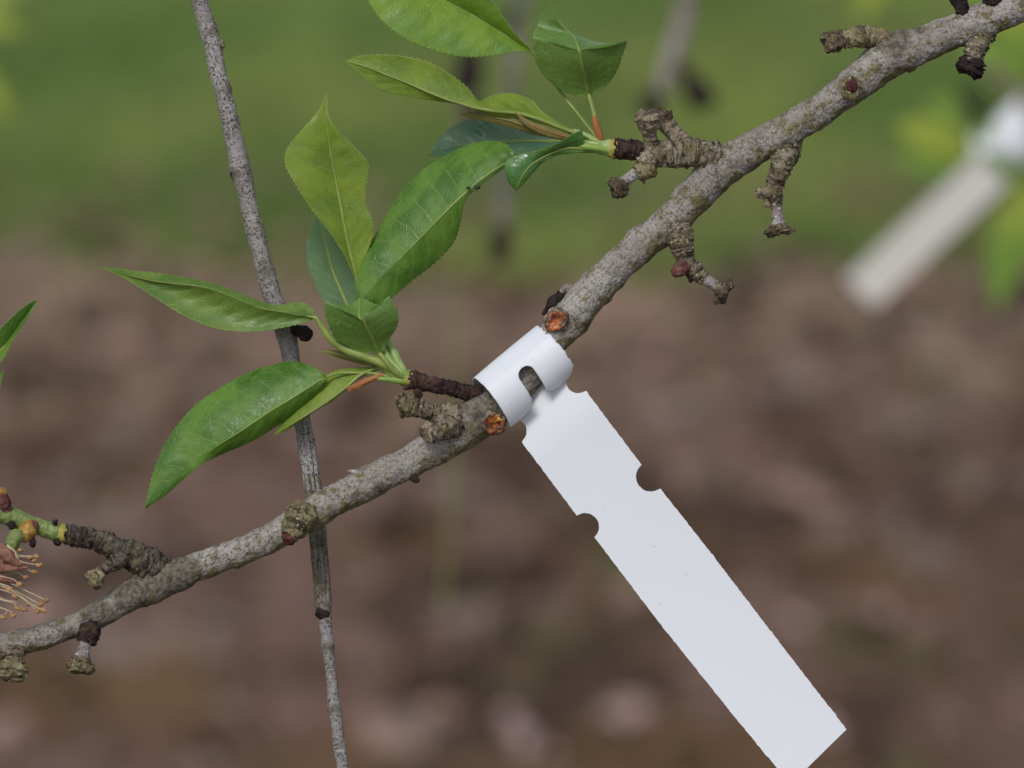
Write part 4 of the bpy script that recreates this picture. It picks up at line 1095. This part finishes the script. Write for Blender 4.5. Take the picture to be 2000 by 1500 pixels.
leaf(S3([  # small brownish leaf below it
    (1135, 274, 10, 1135, 277, 10, 1134, 280, 10),
    (1095, 258, 8, 1095, 266, 14, 1092, 273, 8),
    (1052, 240, 4, 1050, 254, 12, 1044, 263, 4),
    (1005, 224, 0, 995, 236, 8, 985, 246, 0),
    (950, 216, -4, 945, 226, 2, 935, 234, -6),
    (899, 222, -10, 899, 223, -10, 899, 224, -10)]),
    'under brown', 'under olive', br, [(1190, 290, 22), (1160, 284, 16), (1138, 278, 10)], (3.6, 1.0), seed=4, bulge=0.05, rib='petiole_brown')
leaf(S3([(1120, 266, 20, 1120, 270, 22, 1118, 275, 20), (1075, 250, 24, 1072, 258, 26, 1070, 266, 24), (1035, 236, 24, 1032, 241, 26, 1030, 246, 24), (1004, 217, 22, 1005, 218, 22, 1006, 219, 22)]),
     'under brown', 'under brown', br, (), (1.5, 0.6), seed=5, tooth=14, tamp=1.0, rows=50, cols=10, rib='stipule')
leaf(S3([  # dark glossy leaf farther back
    (1125, 268, -170, 1126, 272, -170, 1124, 276, -170),
    (1080, 262, -200, 1080, 276, -190, 1078, 282, -180),
    (1020, 250, -225, 1020, 276, -210, 1020, 300, -190),
    (960, 236, -240, 960, 279, -225, 962, 312, -200),
    (905, 238, -245, 908, 283, -235, 912, 308, -210),
    (866, 262, -250, 868, 291, -245, 876, 304, -230),
    (838, 303, -255, 839, 303, -255, 840, 304, -255)]),
    'upper blue', 'under blue', br, [(1190, 290, 0), (1165, 284, -90), (1138, 276, -150)], (3.6, 1.2), seed=6, bulge=0.04, wave=2, label='dark bluish leaf half hidden behind, out of focus')
leaf(S3([  # small glossy leaf sweeping across in front
    (1136, 252, 44, 1140, 290, 26, 1142, 296, 26),
    (1114, 264, 50, 1112, 288, 32, 1112, 300, 30),
    (1090, 277, 52, 1085, 295, 36, 1086, 304, 32),
    (1054, 293, 50, 1058, 308, 40, 1062, 316, 36),
    (1012, 302, 46, 1034, 325, 48, 1044, 334, 42),
    (988, 316, 44, 1020, 344, 50, 1030, 350, 44),
    (990, 348, 42, 1012, 360, 46, 1018, 364, 44),
    (1007, 373, 40, 1008, 373, 40, 1009, 372, 40)]),
    'upper deep', 'under blue', br, [(1192, 294, 20), (1166, 292, 24), (1146, 291, 26)], (3.4, 1.0), seed=7, bulge=0.10, wave=3, tamp=1.6, label='small glossy leaf curling down in front')
leaf(S3([  # large leaf pointing down towards the lower cluster
    (1008, 300, 10, 1006, 308, 4, 1006, 314, 8),
    (988, 281, -6, 972, 328, 16, 974, 336, 14),
    (957, 274, -22, 935, 354, 22, 936, 364, 20),
    (915, 282, -34, 905, 380, 24, 908, 392, 20),
    (870, 304, -38, 872, 412, 22, 900, 428, 6),
    (820, 338, -38, 835, 450, 20, 885, 474, -6),
    (774, 388, -32, 798, 487, 18, 846, 516, -10),
    (744, 440, -24, 766, 520, 16, 806, 546, -8),
    (716, 490, -14, 738, 549, 14, 776, 572, -2),
    (697, 545, -4, 716, 575, 12, 745, 594, 2),
    (693, 588, 4, 700, 596, 10, 712, 602, 6),
    (694, 606, 4, 695, 607, 4, 697, 607, 4)]),
    UP, 'under', br, [(1192, 295, 14), (1140, 295, 12), (1085, 296, 12), (1040, 301, 10), (1014, 306, 8)], (2.5, 0.7), seed=8, rib_side=-0.6, bulge=0.06, wave=3, label='large glossy leaf slanting down to the lower cluster')
# --- lower cluster
leaf(S3([  # yellowish leaf standing upright
    (700, 566, -18, 703, 570, -18, 706, 566, -18),
    (680, 515, -14, 693, 532, -24, 712, 512, -12),
    (655, 472, -8, 683, 490, -26, 728, 462, -6),
    (628, 434, -2, 674, 446, -26, 729, 432, -2),
    (600, 396, 2, 665, 398, -24, 714, 398, -6),
    (574, 356, 4, 656, 352, -20, 718, 350, 0),
    (556, 318, 4, 648, 308, -16, 719, 318, 4),
    (563, 287, 2, 642, 270, -10, 694, 288, 6),
    (594, 248, 0, 638, 232, -6, 660, 256, 4),
    (622, 216, -4, 637, 208, -8, 642, 222, -4),
    (637, 182, -10, 638, 182, -10, 639, 183, -10)]),
    'under olive', 'upper young', br, [(790, 735, 14), (775, 706, 0), (752, 660, -20), (724, 612, -26), (706, 580, -22)], (5.0, 1.4), seed=9, bulge=0.05, wave=3, label='upright yellowish leaf with a slender pointed tip')
leaf(S3([  # dull leaf behind
    (705, 668, -90, 712, 666, -92, 720, 662, -90),
    (660, 630, -120, 690, 620, -125, 735, 610, -115),
    (628, 580, -150, 668, 572, -155, 722, 560, -140),
    (606, 530, -165, 648, 522, -175, 700, 510, -160),
    (598, 490, -175, 636, 474, -185, 680, 462, -170),
    (606, 452, -180, 626, 436, -188, 650, 428, -180),
    (616, 412, -185, 617, 412, -185, 619, 413, -185)]),
    'under blue', 'upper deep', br, [(790, 735, 10), (768, 705, -50), (736, 682, -80)], (4.5, 1.2), seed=10, bulge=0.03, label='dull blue green leaf behind the upright leaf')
leaf(S3([  # short folded leaf in front
    (734, 690, 34, 741, 692, 34, 748, 686, 34),
    (694, 684, 32, 734, 676, 48, 758, 664, 34),
    (658, 662, 44, 726, 658, 66, 772, 644, 46),
    (640, 630, 62, 717, 640, 84, 778, 622, 60),
    (634, 604, 72, 709, 624, 96, 774, 602, 70),
    (635, 589, 76, 702, 622, 98, 760, 579, 74),
    (642, 590, 74, 702, 619, 95, 756, 582, 71),
    (668, 598, 66, 702, 606, 76, 738, 594, 64),
    (684, 594, 54, 703, 594, 62, 724, 590, 54),
    (704, 582, 48, 705, 582, 48, 706, 582, 48)]),
    'under deep', 'upper', br, [(792, 738, 24), (772, 726, 34), (756, 708, 40), (746, 696, 40)], (4.4, 0.8), seed=11, pucker=0.15, bulge=-0.04, wave=2, label='short folded leaf in front, seen from below')
leaf(S3([  # leaf stretched out to the left
    (612, 606, 6, 614, 618, 22, 610, 626, 18),
    (595, 593, -10, 585, 614, 26, 570, 636, 22),
    (572, 594, -22, 552, 608, 28, 525, 645, 24),
    (530, 596, -30, 512, 601, 30, 475, 648, 24),
    (480, 577, -34, 466, 583, 30, 420, 641, 22),
    (430, 556, -36, 420, 565, 28, 362, 618, 20),
    (374, 545, -34, 368, 555, 24, 310, 586, 16),
    (305, 533, -26, 305, 548, 18, 262, 555, 12),
    (245, 525, -16, 246, 535, 12, 230, 537, 10),
    (199, 521, 0, 199, 522, 2, 200, 524, 2)]),
    'under', 'upper bright', br, [(788, 736, 26, 7), (752, 712, 30, 9), (712, 697, 28, 9), (676, 683, 24, 9), (648, 664, 24, 8), (630, 640, 24, 7), (618, 622, 24, 5)], (1.4, 0.5), seed=12, rib_side=-2.2, bulge=-0.20, wave=3, rib='petiole', label='long trough shaped leaf stretched out to the left')
leaf(S3([  # broad leaf drooping to the lower left
    (634, 731, 20, 637, 735, 16, 637, 740, 18),
    (606, 714, 2, 616, 748, 18, 622, 760, 12),
    (572, 706, -12, 584, 769, 24, 600, 782, 6),
    (528, 714, -22, 548, 791, 27, 570, 810, 2),
    (478, 731, -24, 510, 815, 28, 532, 838, -2),
    (428, 758, -24, 468, 843, 26, 488, 863, 0),
    (382, 792, -22, 428, 868, 22, 440, 884, 2),
    (346, 832, -16, 390, 894, 12, 396, 905, 9),
    (318, 876, -10, 352, 922, 8, 360, 934, 5),
    (298, 928, -4, 316, 955, 4, 324, 966, 2),
    (283, 991, 6, 285, 993, 2, 288, 990, 0)]),
    UP, 'under', br, [(792, 742, 20), (768, 738, 20), (735, 730, 16), (690, 728, 8), (655, 730, 10)], (2.2, 0.6), seed=13, rib_side=-0.6, bulge=0.07, wave=3, label='broad leaf drooping to the lower left')
leaf(S3([  # leaf partly under it, seen edge-on
    (742, 713, 8, 744, 717, 8, 744, 721, 8),
    (708, 719, -2, 708, 731, 12, 706, 737, 8),
    (676, 720, -10, 676, 757, 14, 672, 764, 8),
    (640, 732, -14, 640, 784, 14, 636, 792, 8),
    (602, 762, -18, 600, 810, 12, 596, 817, 6),
    (562, 806, -16, 565, 832, 8, 562, 838, 4),
    (537, 846, -6, 538, 848, 0, 539, 850, 0)]),
    'under olive', 'upper young', br, [(792, 742, 22), (774, 730, 24), (758, 720, 16)], (4.2, 1.2), seed=14, bulge=0.06, wave=3)
leaf(S3([(758, 708, 10, 759, 713, 12, 760, 718, 10), (715, 698, 4, 713, 705, 8, 711, 712, 4), (675, 689, -4, 672, 695, 2, 670, 702, -2), (645, 684, -10, 644, 688, -6, 643, 693, -8), (623, 685, -14, 623, 686, -14, 623, 687, -14)]),
     'under brown', 'under', br, [(790, 740, 12), (775, 726, 12)], (2.6, 0.9), seed=15, tamp=1.2, rows=60, cols=12)
leaf(S3([(746, 729, 22, 747, 733, 22, 746, 737, 22), (722, 736, 24, 723, 743, 26, 720, 750, 24), (696, 747, 24, 698, 754, 26, 700, 761, 24), (677, 757, 22, 678, 760, 22, 682, 765, 22)]),
     'dry', 'dry', br, (), (1.0, 0.6), seed=16, wave=6, tamp=1.5, rows=40, cols=10, rib='stipule')
for i, p in enumerate([[(790, 736, 18, 11), (776, 706, 8, 10), (764, 680, 0, 9), (754, 662, -6, 8)], [(784, 732, 26, 8), (768, 712, 24, 7.5), (752, 690, 14, 7), (744, 672, 4, 6)], [(792, 744, 24, 8), (768, 742, 24, 6), (746, 740, 22, 5), (724, 737, 18, 3)]]):
    tube_obj('stalk', p, M['petiole_pale' if i != 2 else 'stem_green'], br, step=2.5, nang=18, rough=0.05, seed=94 + i)
for i, p in enumerate([[(1192, 294, 24, 9), (1170, 289, 28, 8), (1145, 286, 28, 7), (1120, 281, 26, 4)], [(1190, 284, 26, 7), (1168, 276, 26, 6), (1140, 262, 22, 5), (1120, 254, 16, 3)]]):
    tube_obj('stalk', p, M['petiole_pale' if i else 'stem_green'], br, step=2.5, nang=18, rough=0.05, seed=97 + i)
leaf(S3([  # narrow leaf entering at the left picture edge
    (-72, 748, 10, -66, 756, 6, -60, 764, 10), (-30, 678, 20, -22, 712, 4, -4, 716, 14), (8, 634, 22, 10, 672, 4, 26, 664, 14), (38, 606, 16, 38, 634, 4, 50, 630, 10), (58, 591, 8, 58, 606, 2, 64, 606, 4), (72, 586, 0, 72, 587, 0, 73, 588, 0)]),
    UP, 'under', br, [(-110, 960, 10), (-110, 880, 8), (-90, 800, 6), (-74, 766, 6)], (4, 1.0), seed=17, bulge=0.05, label='narrow leaf tip entering at the left picture edge')
leaf(S3([(-70, 800, 0, -66, 806, 0, -60, 812, 0), (-40, 770, 4, -36, 782, 0, -30, 794, 4), (-12, 742, 2, -10, 752, 0, -4, 764, 2), (6, 722, 0, 7, 724, 0, 8, 726, 0)]), UP, 'under', br, [(-110, 960, 6), (-90, 850, 2), (-72, 812, 0)], (3, 1), seed=18, rows=50)

# ================================================================== the white tag
tg = empty('plant_tag', world([[1030, 740, 30]])[0], 'sharp blank white plastic tag looped round the speckled branch, notched strip hanging down', 'plant tag')
TS = np.arange(-62, 862, 1.6)
def ztag(t):
    t = np.asarray(t, float)
    f = np.clip(t, -80, None) / 860
    return 14 - 26 * np.clip((60 - t) / 120, 0, 2) ** 2 - 34 * f + 52 * f * f
strip_mesh('strip', [(-70, 975, 807), (0, 1019, 863), (182, 1128, 1009), (234, 1160, 1048), (436, 1283, 1210), (671, 1429, 1393), (810, 1518, 1500), (862, 1550, 1540)],
           [(-70, 1099, 706), (0, 1143, 762), (183, 1253, 908), (239, 1288, 952), (403, 1390, 1082), (607, 1514, 1244), (834, 1652, 1423), (862, 1669, 1445)],
           [('L', 1003, 842, 25.5), ('R', 1129, 744, 24), ('L', 1143, 1029, 27), ('R', 1271, 931, 29)], tg, ztag, TS, D, 1.3, 5)
# square off the lower end at the slight angle it was cut
st_ = [o for o in tg.children if o.name.startswith('strip')][0]
cutP = world([[1652, 1423, 20]])[0]
cutQ = world([[1574, 1500, 20]])[0]
import bmesh
bm = bmesh.new(); bm.from_mesh(st_.data)
fw = Vector(ROT @ np.array([0, 0, 1.0]))
edge = Vector(cutQ - cutP)
nrm = edge.cross(fw).normalized()
if nrm.dot(Vector(world([[1300, 1000, 0]])[0] - cutP)) > 0:
    nrm = -nrm
r_ = bmesh.ops.bisect_plane(bm, geom=bm.verts[:] + bm.edges[:] + bm.faces[:], plane_co=Vector(cutP) - Vector(origin(tg)), plane_no=nrm, clear_outer=True)
bmesh.ops.holes_fill(bm, edges=[e for e in bm.edges if e.is_boundary])
bm.to_mesh(st_.data); bm.free()

def loop():
    e, q = np.array([0.772, -0.636]), np.array([0.585, 0.811])
    c0 = np.array([957.0, 785.0])
    tau = math.radians(11)
    Rr = 57.0
    def pt(a, ph, r):
        rr = r * (1 + 0.13 * np.clip((ph - 1.2) / 1.6, 0, 1) - 0.035 * np.exp(-((ph - 0.75) / 0.28) ** 2) + 0.02 * np.exp(-((ph - 1.15) / 0.12) ** 2) + 0.018 * np.sin(ph * 2.3 + a / 60))
        off = -rr * np.cos(ph)
        k = rr * np.sin(ph)
        xy = c0 + np.outer(a - 10 * np.sin(ph) * 0 + k * math.sin(tau), e) + np.outer(off, q)
        return np.concatenate([xy, (k * math.cos(tau) - (a - 80) * math.sin(tau) + 2)[:, None]], 1)
    ph0 = math.radians(-120)
    phs_top = math.acos(11.9 / Rr)           # where the slot begins
    def sheet_(a_lo, a_hi, ph_end, na=26, nph=110):
        """a_lo, a_hi: functions of the angle; ph_end: function of the across fraction"""
        V = []
        f = np.linspace(0, 1, na)
        for ti in np.concatenate([np.linspace(-1, 0, nph // 2, endpoint=False), np.linspace(0, 1, nph - nph // 2)]):
            ph = phs_top + ((phs_top - ph0) if ti < 0 else (ph_end(f) - phs_top)) * ti + 0 * f
            al, ah = a_lo(ph), a_hi(ph)
            V.append((al + (ah - al) * f, ph))
        A_ = np.concatenate([v[0] for v in V]); PH = np.concatenate([v[1] for v in V])
        return A_, PH, na, nph
    def slot(ph, side):
        cen, r = 79.0, 17.0
        d = ph - phs_top
        arc = d * Rr
        wv = np.where(arc <= 0, 0, np.where(arc < r, np.sqrt(np.maximum(r * r - (r - arc) ** 2, 0)), r))
        wide = np.clip((arc - 75) / 30, 0, 1)
        if side < 0:
            return cen - wv - 8 * wide
        return cen + wv + 16 * wide
    Vs, Fs, off = [], [], 0
    n_ = 0
    perf = lambda ph, sd: 1.0 * vn(np.stack([ph * 9, np.full_like(ph, sd * 3.0), np.zeros_like(ph)], -1), 50 + sd) + 1.4 * np.maximum(0, vn(np.stack([ph * 22, np.full_like(ph, sd * 7.0), np.zeros_like(ph)], -1), 60 + sd)) ** 2
    left = sheet_(lambda ph: 0 - 0.3 * perf(ph, 1), lambda ph: slot(ph, -1), lambda f: np.interp(f, [0, 0.45, 0.8, 1], [2.95, 3.0, 2.80, 2.50]))
    right = sheet_(lambda ph: slot(ph, 1), lambda ph: 160 + 6 * np.clip(ph / 2.4, 0, 1) + 1.3 * perf(ph, 2), lambda f: np.interp(f, [0, 0.3, 0.75, 1], [2.55, 2.95, 2.85, 2.45]))
    for (A_, PH, na, nph) in (left, right):
        for r, rev in ((Rr, False), (Rr - 1.6, True)):
            Vs.append(pt(A_, PH, r))
            g = grid_faces(nph, na, off=off)
            Fs += [x[::-1] for x in g] if rev else g
            off += na * nph
        o1, o2 = off - 2 * na * nph, off - na * nph
        for i in range(nph - 1):
            for j in (0, na - 1):
                inner = (j == na - 1) if PH is left[1] else (j == 0)
                if inner and i < nph // 2:
                    continue
                Fs.append([o1 + i * na + j, o1 + (i + 1) * na + j, o2 + (i + 1) * na + j, o2 + i * na + j])
        for j in range(na - 1):
            for i in (0, nph - 1):
                Fs.append([o1 + i * na + j, o1 + i * na + j + 1, o2 + i * na + j + 1, o2 + i * na + j])
    o = mesh('loop', world(np.concatenate(Vs)), Fs, M['plastic'], tg)
    bm = bmesh.new(); bm.from_mesh(o.data)
    bmesh.ops.remove_doubles(bm, verts=bm.verts, dist=S * 0.4)
    bmesh.ops.recalc_face_normals(bm, faces=bm.faces)
    bm.to_mesh(o.data); bm.free()
    for p in o.data.polygons: p.use_smooth = True
loop()

# ================================================================== tiny things
def insect(cx, cy, z, r, label, ang):
    V, F, uv = tube([(cx - r, cy, z, r * 0.45), (cx - r * .3, cy, z, r * 0.85), (cx + r * .4, cy, z, r * 0.8), (cx + r, cy, z, r * .4)], step=0.7, nang=14, rough=0.06, seed=5, round_end=True)
    o = mesh('insect', V, F, M['insect'], None, uv, loc=world([[cx, cy, z]])[0])
    tag(o, label, 'insect', 'tiny black insects on the leaf edge')
    for k in range(4):
        a = ang + (k - 1.5) * 0.6
        lp = [(cx, cy, z, 0.5), (cx + math.cos(a) * r * 1.2, cy + math.sin(a) * r * 1.2, z + 2, 0.45), (cx + math.cos(a) * r * 1.9, cy + math.sin(a) * r * 1.9 + 1, z - 2, 0.35)]
        V, F, uv = tube(lp, step=1, nang=6, seed=k)
        mesh('leg', V, F, M['insect'], o, uv)
insect(933, 366, 34, 4.8, 'larger black insect speck just outside the edge of the slanting glossy leaf', 2.6)
insect(915, 367, 32, 3.4, 'smaller black insect speck on the midrib of the slanting glossy leaf', 3.4)
